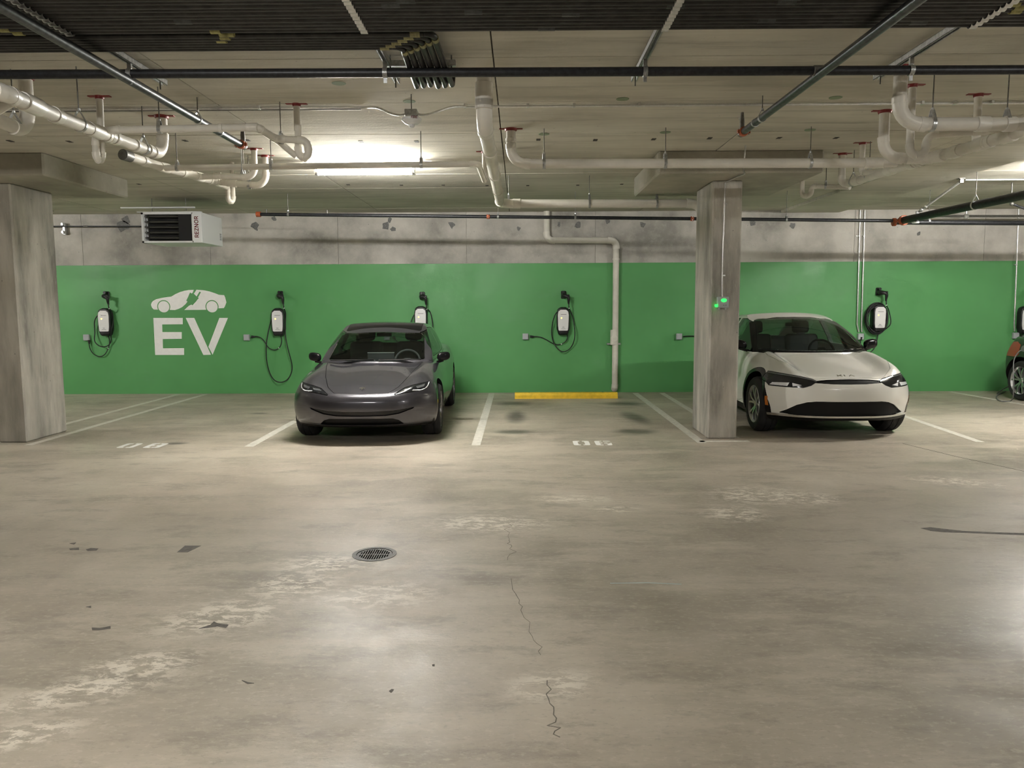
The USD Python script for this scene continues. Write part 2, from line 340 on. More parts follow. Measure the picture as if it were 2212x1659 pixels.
wb = thing('wall_back', None, None, kind='structure')
part(wb, 'wall_core', box(X0, X1, WY+.02, WY+.3, -.2, CZ+.3), 'wall_concrete', smooth=False)
WX = [X0]+[-1.0+2.44*k for k in range(-6, 8)]+[X1]
for i in range(len(WX)-1):
    part(wb, 'wall_panel', box(WX[i]+.002, WX[i+1]-.002, WY, WY+.05, PAINT_Z, CZ+.01, .003), 'wall_concrete', smooth=False)
part(wb, 'painted_band', box(X0, X1, WY-.002, WY+.05, -.1, PAINT_Z), 'green_paint', 'green painted lower wall', smooth=False)
def blotch(cx, cy, r, n=9):
    a = np.sort(rng.uniform(0, 2*np.pi, n)); rr = r*rng.uniform(.55, 1.1, n)
    return Polygon(np.stack([cx+rr*np.cos(a), cy+rr*np.sin(a)], 1)).buffer(.012)
for x, y, r in ((265, 487, .12), (272, 475, .07), (551, 489, .075), (592, 473, .04), (833, 487, .075), (842, 476, .04), (849, 496, .045), (975, 487, .06), (1209, 484, .04), (1250, 485, .075), (1313, 478, .04), (1388, 485, .05), (1624, 482, .06), (1712, 487, .05), (1120, 494, .03), (1985, 505, .03)):
    p = at(x, y, WY); part(wb, 'repair_patch', on_wall(blotch(p[0], p[2], r), WY, .004), 'patch_grey', smooth=False)
for nm, b in (('wall_left', (X0-.3, X0, Y0, WY+.2)), ('wall_right', (X1, X1+.3, Y0, WY+.2)), ('wall_front', (X0-.3, X1+.3, Y0-.3, Y0))):
    w = thing(nm, None, None, kind='structure')
    part(w, 'wall_face', box(*b, -.2, CZ+.3), 'wall_concrete', smooth=False)

def column(xr, yf, label, cx0, cx1):
    c = thing('column', label, 'column', ((cx0+cx1)/2, yf+.44, 0))
    w = .365
    part(c, 'shaft', box(xr-w, xr, yf, yf+.86, 0, 3.185, .018), 'column_concrete', smooth=False)
    part(c, 'drop_panel', box(cx0, cx1, yf-.54, yf+1.38, 3.18, CZ+.012, .02), 'capital_concrete', 'wide slab-like cap under the ceiling', smooth=False)
column(2.722, 9.63, 'square concrete column with a drop cap, beside the white car', 1.60, 3.49)
column(-6.163, 9.50, 'concrete column cut by the left picture edge, left of the painted EV sign', -7.28, -5.41)

# ------------------------------------------------------------------ lamps
def lamp(x, y, label):
    l = thing('batten_light', label, 'ceiling light', (x, y, CZ-.17), 'ceiling battens')
    zc = CZ-.13
    part(l, 'diffuser', tube([[x-.57, y, zc], [x+.57, y, zc]], .042, 20), 'lamp_glow' if y > 5 else 'lamp_dimmed')
    part(l, 'spine', box(x-.58, x+.58, y-.016, y+.016, zc+.036, zc+.062, .004), 'white_enamel', smooth=False)
    for s in (-1, 1):
        part(l, 'end_cap', cat(tube([[x+s*.57, y, zc], [x+s*.605, y, zc]], .047, 20), box(x+s*.575, x+s*.6, y-.02, y+.02, zc, zc+.062)), 'white_enamel')
        part(l, 'bracket', cat(box(x+s*.42-.012, x+s*.42+.012, y-.012, y+.012, zc+.05, CZ+.004), box(x+s*.42-.03, x+s*.42+.03, y-.03, y+.03, CZ-.006, CZ+.003)), 'galvanised', smooth=False)
for k, (x, y) in enumerate(LAMPS):
    lamp(x, y, 'glowing linear batten on the ceiling above the grey car' if k == 0 else 'linear ceiling batten over the %s' % ('bay right of the white car', 'bay left of the left column', 'aisle, left of the viewer', 'aisle, right of the viewer', 'far right bay')[k-1])
# ------------------------------------------------------------------ pipes
def fillet(a, b, c, R, n=9):
    u, w = (a-b), (c-b); lu, lw = np.linalg.norm(u), np.linalg.norm(w); u, w = u/lu, w/lw
    ang = np.arccos(np.clip(u@w, -1, 1)); t = min(R/np.tan(ang/2), .48*lu, .48*lw); R = t*np.tan(ang/2)
    bis = (u+w)/np.linalg.norm(u+w); o = b+bis*R/np.sin(ang/2)
    p0, p1 = b+u*t-o, b+w*t-o; th = np.arccos(np.clip(p0@p1/(R*R), -1, 1)); s = np.linspace(0, 1, n)[:, None]
    return o+(np.sin((1-s)*th)*p0+np.sin(s*th)*p1)/np.sin(th)
def unit(v): return v/np.linalg.norm(v)
def run(t, nodes, r, mat='pvc', fit='pvc_fitting', k=1.6, hub=1.13, straight=True, elbow='elbow', section='pipe_section', n=18):
    """Parts of one pipe run: every straight length a pipe_section, every bend an elbow with its two hubs."""
    p = [np.asarray(q, float) for q in nodes]; ends = [p[0]]; last = p[0]
    for i in range(1, len(p)-1):
        if np.arccos(np.clip(unit(p[i]-p[i-1])@unit(p[i+1]-p[i]), -1, 1)) < .03: continue
        arc = fillet(p[i-1], p[i], p[i+1], k*r*2 if k > 1 else k)
        if np.linalg.norm(arc[0]-last) > .004: part(t, section, tube([last, arc[0]], r, n), mat)
        ms = [tube(arc, r*(1+(hub-1)*.6), n)]
        if hub > 1.01:
            for e, d in ((arc[0], unit(arc[0]-arc[1])), (arc[-1], unit(arc[-1]-arc[-2]))):
                ms.append(tube([e-d*.15*r, e+d*.9*r], r*hub, n))
        part(t, elbow, cat(*ms), fit); last = arc[-1]
    part(t, section, tube([last, p[-1]], r, n), mat)
def coupling(t, c, d, r, L=2.0, fit='pvc_fitting', name='coupling'):
    d = unit(np.asarray(d, float)); c = np.asarray(c, float)
    m = tube([c-d*L*r, c-d*L*r*.92, c+d*L*r*.92, c+d*L*r], [r*1.08, r*1.15, r*1.15, r*1.08], 18); part(t, name, m, fit)
def sleeve(t, p, r):                  # red fire-stop collar with its thin flange where a pipe enters the slab
    x, y = p[0], p[1]
    m = cat(lathe([(r*1.02, CZ-.022), (r*1.22, CZ-.02), (r*1.4, CZ+.004), (r*1.02, CZ+.004)], 18, (x, y, 0)),
            *[box(x+s*r*1.2, x+s*(r*1.3+.055), y-.02, y+.02, CZ-.004, CZ+.004) for s in (-1, 1)])
    part(t, 'ceiling_collar', m, 'red_paint', 'red fire-stop collar')
def hanger(p, d, r, label, rod=True, top=CZ+.004, group=None, thick=.0045, strap='galvanised'):
    """A clevis hanger: threaded rod from the ceiling, nut, and the band around the pipe."""
    p = np.asarray(p, float); d = unit(np.asarray(d, float)*np.array([1, 1, 0]))
    h = thing('pipe_hanger', label, 'pipe hanger', (p[0], p[1], p[2]), group)
    side = np.cross(d, [0, 0, 1.]); an = np.linspace(-.15*np.pi, 1.15*np.pi, 24)
    R = r*1.06
    ring = [p+R*(np.cos(a)*side-np.sin(a)*np.array([0, 0, 1.])) for a in an]
    apex = p+np.array([0, 0, R*2.0])
    path = np.array([apex+side*.004]+ring[:1]+ring+ring[-1:]+[apex-side*.004])
    path = np.array([apex-side*.006, *(ring[::-1]), apex+side*.006])
    w = .012
    m = cat(*[tube(path+d*o, .003, 6) for o in np.linspace(-w, w, 5)])
    part(h, 'clevis', m, strap)
    part(h, 'rod', cyl(apex-[0, 0, .01], [p[0], p[1], top], thick, 8), 'rod_steel')
    part(h, 'nut', cyl(apex-[0, 0, .008], apex+[0, 0, .014], .011, 6), 'galvanised', smooth=False)
def ceil_pt(q): return np.array([q[0], q[1], CZ+.005])
def lerp(a, b, t): return np.asarray(a)+(np.asarray(b)-np.asarray(a))*t

# --- the drains on the left
A = [at(-900, -60, 3.0), at(15, 203, 4.65), at(120, 249, 5.4), at(232, 293, 6.4)]; E_ = at(353, 336, 7.3)
t = thing('drain_pipe', 'long white drain pipe running away from the upper left corner to an upturned elbow', 'pipe', A[1])
run(t, [*A, E_, ceil_pt(E_)], .048); sleeve(t, E_, .048)
coupling(t, lerp(A[1], A[2], .45), A[2]-A[1], .05, 2.6, name='wye_fitting'); coupling(t, lerp(A[2], A[3], .72), A[3]-A[2], .048, 2.6, name='wye_fitting')
coupling(t, lerp(A[3], E_, .12), E_-A[3], .048, .5); coupling(t, lerp(A[3], E_, .46), E_-A[3], .048, .4); coupling(t, lerp(A[3], E_, .7), E_-A[3], .048, .6)
hanger(lerp(A[2], A[3], .42), A[3]-A[2], .048, 'clevis hanger on the long white drain, left of its branch')
hanger(lerp(A[3], E_, .62), E_-A[3], .048, 'clevis hanger on the long white drain near its upturned elbow')
B = [at(-150, 196, 5.0), at(62, 288, 6.05)]
t = thing('drain_pipe', 'short white drain elbow at the left picture edge, below the long drain', 'pipe', B[1])
run(t, [*B, ceil_pt(B[1])], .05); sleeve(t, B[1], .05)
bw = at(30, 214, 4.8); run(t, [bw, at(-30, 248, 4.75)], .036)
hanger(lerp(B[0], B[1], .83), B[1]-B[0], .05, 'clevis hanger on the short drain at the left picture edge')
T1 = at(220, 300, 6.62); cx = T1[0]
t = thing('trap_pipe', 'thin white riser with a hanging trap behind the long left drain', 'pipe', T1)
u0 = at(207, 318, 6.55); u1 = at(219, 318, 6.62)
run(t, [ceil_pt(T1), u1+[0, 0, 0], u1-[0, 0, .10], u0-[0, 0, .10], u0+[0, 0, .09], lerp(A[3], E_, .02)], .028, k=.045); sleeve(t, T1, .028)
Hy = 6.36
C = [lerp(A[2], A[3], .84), at(238, 281, Hy), at(556, 275, Hy), at(596, 300, 6.8), at(660, 306, 6.85)]
t = thing('branch_pipe', 'white branch pipe crossing left to right into a hooked trap left of the lamp', 'pipe', C[1])
r1 = at(645, 300, 6.9); b1 = at(669, 318, 6.85)
run(t, [*C[:4], at(663, 303, 6.86), at(668, 340, 6.86), at(644, 338, 6.9), ceil_pt(r1)*[1, 1, 0]+[0, 0, 3.25]], .03, k=.06)
q = at(644, 338, 6.9); part(t, 'riser', tube([[q[0], q[1], 3.2], ceil_pt(q)], .028, 18), 'pvc'); sleeve(t, q, .028)
coupling(t, at(478, 277, Hy), [1, 0, 0], .03, .5); coupling(t, at(547, 275, Hy), [1, 0, 0], .03, 1.2)
w2 = at(600, 304, 6.85); run(t, [w2, at(640, 338, 6.9)], .026)
hanger(at(345, 279, Hy), [1, 0, 0], .03, 'hanger on the crossing branch pipe, beside the upturned elbow')
hanger(at(607, 303, 6.83), [0.3, 1, 0], .03, 'thin rod hanger above the hooked trap', thick=.004)
D5 = [at(356, 363, 8.0), at(1033, 354, 8.0), at(1047, 392, 9.05)]
t = thing('crossing_pipe', 'long thin white pipe running level behind the glowing batten', 'pipe', D5[0])
run(t, [*D5, ceil_pt(D5[2])], .03, k=.06); sleeve(t, D5[2], .03)
for px, l in ((383, 'left end'), (586, 'middle'), (910, 'right end, beside the batten')):
    hanger(at(px, 363-(px-356)*.0133, 8.0), [1, 0, 0], .03, f'rod hanger on the long thin white pipe, at its {l}')
Mb = [at(272, 336, 7.5), at(350, 361, 8.05), at(430, 382, 8.75), at(470, 393, 9.2), at(489, 402, 9.5)]
t = thing('drain_pipe', 'white drain below the thin level pipe, sloping to two upturned elbows and a trap', 'pipe', Mb[1])
run(t, Mb, .044); part(t, 'end_cap', tube([Mb[0]-unit(Mb[1]-Mb[0])*.05, Mb[0]-unit(Mb[1]-Mb[0])*.045, Mb[0]+unit(Mb[1]-Mb[0])*.06], [.03, .052, .052], 18), 'rod_steel', 'grey plugged end')
for a, b, q, w in ((0, 1, .5, .8), (1, 2, .1, .9), (1, 2, .55, .6), (2, 3, .0, 1.8), (3, 4, .0, 1.8), (2, 3, .55, .5)): coupling(t, lerp(Mb[a], Mb[b], q), Mb[b]-Mb[a], .044, w)
e1 = at(551, 384, 8.8); run(t, [Mb[2]+[0.02, 0, .0], at(470, 380, 8.75), e1, ceil_pt(e1)], .033); sleeve(t, e1, .033)
e2 = at(575, 402, 9.2); run(t, [Mb[3], at(500, 396, 9.15), e2, ceil_pt(e2)], .037); sleeve(t, e2, .037)
v0, v1 = at(492, 412, 9.55), at(503, 412, 9.62)
run(t, [Mb[4], v0+[0, 0, 0.03], v0-[0, 0, .13], v1-[0, 0, .13], ceil_pt(v1)], .028, k=.045, section='trap_section')
hanger(at(527, 382, 8.8), [1, 0, 0], .033, 'hanger on the upper of the two short elbow branches'); hanger(at(538, 401, 9.18), [1, 0, 0], .037, 'hanger on the lower of the two short elbow branches')

# --- the middle
Y1 = 6.05; m0 = at(1046, 268, Y1); m1 = at(1081, 440, 10.72); m2 = at(1500, 440, 10.78); m2[0] = 2.52
t = thing('drain_pipe', 'thick white drain dropping from the ceiling, running away, then right to the column', 'pipe', m0)
run(t, [ceil_pt(m0), m0, m1, m2, [m2[0], m2[1], 1.0]], .058); sleeve(t, m0, .058)
coupling(t, [m0[0], m0[1], CZ-.16], [0, 0, 1], .06, 1.5); coupling(t, [m0[0], m0[1], CZ-.23], [0, 0, 1], .06, .6)
for q in (.22, .5, .74): coupling(t, lerp(m0, m1, q), m1-m0, .058, .25)
coupling(t, lerp(m1, m2, .08), m2-m1, .058, .9)
for px, l in ((1098, 'next to its far bend'), (1264, 'halfway to the column'), (1403, 'close to the column')):
    hanger(lerp(m1, m2, (px-1081)/(1500-1081.)), m2-m1, .058, 'rod hanger on the thick drain\'s far leg, '+l)
Y2 = 7.92; n0 = at(1104, 354, Y2); n1 = at(1890, 352, Y2)
t = thing('crossing_pipe', 'long white pipe running level to the right in front of the drop cap', 'pipe', n0)
n2 = at(1955, 351, 7.75)
run(t, [ceil_pt(n0), n0, n1, n2], .047); sleeve(t, n0, .047)
coupling(t, [n0[0], n0[1], CZ-.11], [0, 0, 1], .047, .4); coupling(t, lerp(n0, n1, .995), n1-n0, .047, 2.)
for px, l in ((1175, 'left of the drop cap'), (1437, 'at the left of the drop cap'), (1750, 'at the right of the drop cap')):
    hanger(at(px, 354-(px-1104)*.0025, Y2), [1, 0, 0], .047, 'strap hanger on the long level white pipe, '+l)

# --- the drains on the right
Rm = [at(1830, 397, 9.3), at(1900, 374, 8.35), at(1985, 348, 7.4), at(2060, 329, 6.9), at(2135, 306, 6.4), at(2330, 248, 5.5), at(2900, 60, 3.9)]
t = thing('drain_pipe', 'white drain at the right, running away from the picture edge with many branches', 'pipe', Rm[2])
run(t, Rm, .046)
for a, b, q, w in ((0, 1, .35, 1.8), (1, 2, .3, 1.6), (1, 2, .85, 1.4), (2, 3, .6, 1.6), (3, 4, .1, 1.2), (3, 4, .8, 1.4), (4, 5, .25, 1.4)): coupling(t, lerp(Rm[a], Rm[b], q), Rm[b]-Rm[a], .048, w, name='wye_fitting')
R3 = at(1907, 340, 7.3); run(t, [ceil_pt(R3), R3, at(2000, 343, 7.3), Rm[3]], .046); sleeve(t, R3, .046)
coupling(t, at(1995, 342, 7.3), [1, 0, 0], .046, 1.8)
R4 = at(1818, 394, 9.3); run(t, [ceil_pt(R4), R4-[0, 0, .02], Rm[0]+[0.05, -.1, 0]], .04, k=.06); sleeve(t, R4, .04)
R5 = at(1861, 374, 8.7); run(t, [ceil_pt(R5), R5, lerp(Rm[1], Rm[2], .2)], .03, k=.06); sleeve(t, R5, .03)
tr0, tr1 = at(1733, 400, 9.9), at(1753, 402, 9.8)
run(t, [ceil_pt(tr0), tr0-[0, 0, .14], tr1*[1, 1, 0]+[0, 0, tr0[2]-.14], tr1, at(1836, 405, 9.35)], .028, k=.05, section='trap_section')
hanger(at(1784, 403, 9.62), [1, -.5, 0], .028, 'hanger on the thin trap arm right of the drop cap'); hanger(lerp(Rm[0], Rm[1], .2), Rm[1]-Rm[0], .046, 'hanger at the far end of the right drain')
hanger(lerp(Rm[0], Rm[1], .7), Rm[1]-Rm[0], .046, 'hanger on the right drain behind the long level pipe')
R1 = at(1941, 268, 5.97); R1b = at(3300, 268, 5.97)
t = thing('drain_pipe', 'white pipe coming down at the upper right and turning right along the ceiling', 'pipe', R1)
run(t, [ceil_pt(R1), R1, R1b], .049); sleeve(t, R1, .049)
coupling(t, at(2122, 268, 5.97), [1, 0, 0], .049, 1.0); coupling(t, at(2180, 268, 5.97), [1, 0, 0], .049, .8)
hanger(at(2013, 268, 5.97), [1, 0, 0], .049, 'strap hanger on the upper right drain'); hanger(at(2174, 268, 5.97), [1, 0, 0], .049, 'hanger on the upper right drain by the picture edge')
R2 = at(1966, 300, 6.45); R2b = at(2001, 300, 6.45)
t = thing('trap_pipe', 'white pipe with a U-shaped trap under the upper right drain', 'pipe', R2)
run(t, [ceil_pt(R2), R2-[0, 0, .13], R2b-[0, 0, .13], R2b+[0, 0, .03], at(2120, 283, 6.2), at(2240, 268, 6.2)], .030, k=.066, section='trap_section'); sleeve(t, R2, .03)
R6 = at(2108, 308, 6.75)
t = thing('trap_pipe', 'short white riser passing behind the upper right drain', 'pipe', R6)
run(t, [ceil_pt(R6), R6, lerp(Rm[3], Rm[4], .9)], .031, k=.06); sleeve(t, R6, .031)

# ------------------------------------------------------------------ sprinkler mains
def main_pipe(name, label, nodes, r, mat='black_steel'):
    t = thing(name, label, 'sprinkler pipe', nodes[0]); run(t, nodes, r, mat, mat, hub=1.0); return t
def grooved(t, c, d, r, mat='orange_coupling'):      # grooved coupling: two half shells with bolt pads
    d = unit(np.asarray(d, float)); s = np.cross(d, [0, 0, 1.]); c = np.asarray(c, float); s = unit(s) if np.linalg.norm(s) > .1 else np.array([1., 0, 0])
    m = [tube([c-d*.026, c-d*.02, c+d*.02, c+d*.026], [r*1.15, r*1.38, r*1.38, r*1.15], 18)]
    for k in (-1, 1): m.append(cyl(c+s*k*r*1.55-[0, 0, .016], c+s*k*r*1.55+[0, 0, .016], .014, 8))
    part(t, 'coupling', cat(*m), mat, 'orange grooved coupling' if mat != 'black_steel' else None)
    part(t, 'bolt', cat(*[cyl(c+s*k*r*1.55-[0, 0, .03], c+s*k*r*1.55+[0, 0, .03], .006, 6) for k in (-1, 1)]), 'galvanised')
P0, P1 = at(-40, -10, 3.8), at(523, 320, 7.72); P0[2] = 3.25; P0[0] = P1[0]; P1[2] = 3.25
P0[1] = 2.0
t = main_pipe('sprinkler_pipe', 'dark steel pipe slanting from the upper left corner under the conduit bank', [P0, P1], .031, 'dark_steel')
grooved(t, P1-[0, .03, 0], [0, 1, 0], .031); part(t, 'end_fitting', cat(tube([P1-[0, .01, 0], P1+[0, .06, 0]], .034), tube([P1+[0, .03, 0], P1+[0, .03, .1], ceil_pt(P1+[0, .03, 0])], [.022, .022, .014])), 'rod_steel')
coupling(t, lerp(P0, P1, .9), P1-P0, .031, .4, 'galvanised')
for y, l in ((4.02, 'beside the picture\'s upper left corner'), (6.68, 'behind the crossing branch pipe')):
    hanger([P1[0], y, 3.25], [0, 1, 0], .031, 'hanger on the dark slanting pipe, '+l)
part(t, 'sprinkler_stem', cat(cyl(P1-[0, .03, 0], P1-[0, .03, .24], .006, 8), lathe([(0, 0), (.017, .003), (.01, .03), (.006, .06)], 12, P1-[0, .03, .28])), 'galvanised', 'thin sprinkler drop')
Q1 = at(1604, 304, 7.3); Q1[2] = 3.25; Q0 = np.array([Q1[0]+.03, 2.0, 3.25])
t = main_pipe('sprinkler_pipe', 'dark steel pipe slanting down from the top right towards the drop cap', [Q0, Q1], .031, 'dark_steel')
grooved(t, Q1-[0, .03, 0], [0, 1, 0], .031); part(t, 'end_fitting', cat(tube([Q1-[0, .01, 0], Q1+[0, .06, 0]], .034), tube([Q1+[0, .03, 0], Q1+[0, .03, .1], ceil_pt(Q1+[0, .03, 0])], [.022, .022, .014])), 'rod_steel')
coupling(t, lerp(Q0, Q1, .93), Q1-Q0, .031, .4, 'galvanised')
hanger([Q1[0]+.005, 6.75, 3.25], [0, 1, 0], .031, 'hanger on the dark pipe slanting from the top right')
KY = 5.52; K0, K1 = at(-420, 163, KY), at(2560, 149, KY)
t = main_pipe('sprinkler_pipe', 'black pipe crossing the whole picture just past the conduit bank', [K0, K1], .031)
kc = lerp(K0, K1, (1778+420)/2980.); coupling(t, kc, [1, 0, 0], .031, 1.2, 'rod_steel')
W0, W1 = at(556, 463, 12.3), at(2420, 482, 12.3); WM = at(1940, 477, 12.3)
t = main_pipe('sprinkler_pipe', 'thin black pipe along the top of the back wall, with orange couplings', [W0, WM], .026)
part(t, 'end_cap', tube([W0-[.02, 0, 0], W0-[.015, 0, 0], W0+[.05, 0, 0]], [.03, .042, .042]), 'orange_coupling', 'orange end cap')
for px in (1057, 1497): grooved(t, lerp(W0, WM, (px-556)/(1940-556.)), WM-W0, .026)
for px in (708, 576): part(t, 'sprinkler_head', cat(cyl(lerp(W0, WM, (px-556)/1384.), lerp(W0, WM, (px-556)/1384.)+[0, 0, .07], .012, 10), cyl(lerp(W0, WM, (px-556)/1384.)+[0, 0, .07], lerp(W0, WM, (px-556)/1384.)+[0, 0, .075], .018, 10)), 'rod_steel')
for px, l in ((623, 'right of the heater'), (1078, 'beside the middle coupling'), (1245, 'under the thick drain'), (1700, 'right of the column')):
    hanger(lerp(W0, WM, (px-556)/1384.), [1, 0, 0], .026, 'thin rod hanger on the wall-top black pipe, '+l, thick=.004)
S0 = WM+[.05, -.05, .0]; S1 = at(2212, 421, 9.4); S1 = S0+(S1-S0)*1.5
t = main_pipe('sprinkler_pipe', 'thick black main coming from the right edge to the orange tee by the wall', [S0, S1], .056)
grooved(t, S0+unit(S1-S0)*.02, S1-S0, .056); grooved(t, WM-[.06, 0, .02], [1, 0, 0], .045)
part(t, 'cross_main', tube([WM+[.0, .02, -.02], at(2420, 483, 12.35)], .037, 18), 'black_steel'); 
hanger(lerp(S0, S1, .44), S1-S0, .056, 'ring hanger on the thick black main by the right edge', strap='emt')
hanger(at(2006, 478, 12.33), [1, 0, 0], .037, 'rod hanger on the level main right of the orange tee', strap='emt')
ba, bb = lerp(S0, S1, .10)+[0, 0, .07], at(2076, 413, 11.2); bb[2] = CZ-.03
t = thing('sway_brace', 'shiny slanted brace rod between the ceiling and the thick black main', 'pipe brace', ba)
part(t, 'brace_rod', cyl(ba, bb, .017), 'emt'); part(t, 'ceiling_bracket', cat(box(bb[0]-.05, bb[0]+.03, bb[1]-.04, bb[1]+.04, CZ-.008, CZ+.003), box(bb[0]-.025, bb[0]+.025, bb[1]-.012, bb[1]+.012, CZ-.06, CZ)), 'rod_steel', smooth=False)
part(t, 'pipe_clamp', cat(cyl(ba-[0, 0, .05], ba+[0, 0, .02], .028, 10), ico(lerp(ba, bb, .1), .03), ico(lerp(ba, bb, .2), .026)), 'emt')
t = thing('sway_brace', 'black slanted brace rod at the right picture edge over the main', 'pipe brace', at(2186, 441, 11.5))
part(t, 'brace_rod', cyl(at(2188, 441, 11.6), at(2290, 480, 11.6), .017), 'black_steel'); part(t, 'ceiling_bracket', cat(ico(at(2186, 440, 11.6), .03), cyl(at(2184, 440, 11.6), ceil_pt(at(2184, 440, 11.6)), .01)), 'rod_steel')
t = thing('sprinkler_line', 'thin pipe with a bright sprinkler at the wall top near the right edge', 'sprinkler pipe', at(2030, 466, 14.2))
l0, l1 = at(1995, 467, 14.3), at(2420, 467, 14.3)
part(t, 'pipe_section', cyl(l0, l1, .022), 'rod_steel'); sp = at(2087, 467, 14.3)
part(t, 'sprinkler_head', cat(cyl(sp, sp+[0, 0, .1], .016, 10), lathe([(0, -.05), (.03, -.04), (.05, 0), (.03, .04), (0, .05)], 14, sp)), 'emt', 'bright sprinkler head'); part(t, 'rod', cyl(sp, ceil_pt(sp), .006, 8), 'rod_steel')
t = thing('sprinkler_line', 'thin level pipe on the ceiling right of the slanted brace rod', 'sprinkler pipe', bb)
part(t, 'pipe_section', cyl([bb[0]+.05, bb[1], CZ-.02], [bb[0]+3.5, bb[1], CZ-.02], .013), 'emt')
dsc = lerp(S0, S1, .09)-[0, 0, .075]
single('sprinkler_plate', lathe([(0, -.012), (.05, -.008), (.055, .012), (0, .03)], 18, dsc), 'white_enamel', 'small white sprinkler plate under the thick black main', 'sprinkler')

# ------------------------------------------------------------------ the conduit bank and its struts
CD, CR, CZc = .0545, .0235, 3.335
far = 4.80
SX = (-2.69, -.92, .87, 2.69)
ORD = ['first', 'second', 'third', 'fourth', 'fifth', 'sixth', 'seventh', 'eighth', 'ninth', 'tenth', 'eleventh', 'twelfth', 'thirteenth', 'fourteenth', 'fifteenth', 'sixteenth', 'seventeenth', 'eighteenth', 'nineteenth', 'twentieth']
NC = 19
for k in range(NC):
    y = far-k*CD; dz = rng.normal(0, .002)
    t = thing('conduit', f'{ORD[k]} long dark conduit from the far edge of the ceiling bank', 'conduit', (0, y, CZc), 'dark conduits in the bank')
    part(t, 'tube', tube([[-6.5, y, CZc+dz], [6.5, y, CZc+dz]], CR, 12), 'conduit_steel')
    for xs in sorted(rng.uniform(-5, 5, 2)): part(t, 'coupling', tube([[xs-.05, y, CZc+dz], [xs+.05, y, CZc+dz]], CR*1.1, 12), 'dark_steel')
for k in range(6):                                     # the short group that turns towards the wall
    y = far+.098+.047*k; xe = -.745+.045*(5-k); yb = 6.0+.02*(k % 3)
    t = thing('conduit', f'{ORD[k]} conduit from the left of the six that turn towards the wall', 'conduit', (xe, y, CZc), 'turning conduits')
    x0 = -6.5
    a = np.array([x0, y, CZc]); b = np.array([xe, y, CZc]); c = np.array([xe+.045*(k-2.5)*-.2, yb, CZc-.012]); d = np.array([c[0]+.004, yb+.03, CZ+.005])
    run(t, [a, b, c, d], .020, 'conduit_steel', 'conduit_steel', k=.06, hub=1.0, section='tube')
    part(t, 'coupling', tube([[xe-.14, y, CZc], [xe-.08, y, CZc]], .0235, 12), 'tape_buff', 'buff taped coupling')
    part(t, 'coupling', tube([[xe+.004, y+.07, CZc-.001], [xe+.004, y+.115, CZc-.002]], .0235, 12), 'tape_buff', 'buff taped coupling')
for k, x in enumerate(SX):
    l = ('far left, past the long white drain', 'left of the turning conduits', 'right of the thick drain', 'right, over the upper right drain')[k]
    t = thing('strut_channel', 'galvanised strut with pipe straps under the conduit bank, '+l, 'strut', (x, 5, 3.37))
    z0, z1 = CZc+CR+.001, CZc+CR+.042
    part(t, 'channel', cat(box(x-.0205, x-.0180, 2.0, 6.06, z0, z1), box(x+.0180, x+.0205, 2.0, 6.06, z0, z1), box(x-.0205, x+.0205, 2.0, 6.06, z1-.003, z1), box(x-.0205, x-.011, 2, 6.06, z0, z0+.003), box(x+.011, x+.0205, 2, 6.06, z0, z0+.003)), 'galvanised', smooth=False)
    for y in (2.3, 4.0, 5.98):
        part(t, 'hanger_rod', cyl([x, y, z0-.05], [x, y, CZ+.004], .005, 8), 'rod_steel')
    for j in range(NC):
        y = far-j*CD; an = np.linspace(-.95*np.pi, -.05*np.pi, 11)
        prof = np.stack([np.full(11, x), y+(CR+.005)*np.cos(an), CZc+(CR+.005)*np.sin(an)], 1)
        v = np.concatenate([prof+[-.021, 0, 0], prof+[.021, 0, 0]]); f = []
        for i in range(10): f += [[i, i+1, 12+i], [i, 12+i, 11+i]]
        top = np.concatenate([prof*[1, 1, 1]+[-.021, 0, -.004], prof+[.021, 0, -.004]])
        m = trimesh.Trimesh(np.concatenate([v, top]), f+[[q+22 for q in w[::-1]] for w in f]+[[a, a+22, b] for a, b in ((i, i+1) for i in range(10))]+[[a+22, b+22, b] for a, b in ((i, i+1) for i in range(10))]+[[a+11, b+11, a+33] for a, b in ((i, i+1) for i in range(10))]+[[a+33, b+11, b+33] for a, b in ((i, i+1) for i in range(10))], process=False)
        m.fix_normals()
        part(t, 'strap', cat(m, box(x-.012, x+.012, y-.0285, y-.0215, CZc-CR*.4, z0+.004)), 'emt', smooth=30)
    kx = lerp(K0, K1, (x-K0[0])/(K1[0]-K0[0])); an = np.linspace(0, 2*np.pi, 21)
    part(t, 'pipe_clamp', cat(*[tube(np.stack([np.full(21, x+o), KY+.034*np.cos(an), kx[2]+.034*np.sin(an)], 1), .003, 6, cap=False) for o in np.linspace(-.013, .013, 5)], box(x-.012, x+.012, KY-.004, KY+.004, kx[2]-.07, kx[2]-.03), box(x-.014, x+.014, KY-.01, KY+.01, kx[2]+.03, z0+.004)), 'galvanised')
t = thing('strut_channel', 'short galvanised strut crossing under the turning conduits', 'strut', (-.65, 5.62, 3.32))
part(t, 'channel', cat(box(-.93, -.44, 5.60, 5.64, CZc+.02, CZc+.023), box(-.93, -.44, 5.60, 5.603, CZc+.02, CZc+.06), box(-.93, -.44, 5.637, 5.64, CZc+.02, CZc+.06)), 'galvanised', smooth=False)
part(t, 'hanger_rod', cat(*[cyl([x, 5.62, CZc-.02], [x, 5.62, CZ+.004], .005, 8) for x in (-.9, -.47)]), 'rod_steel')
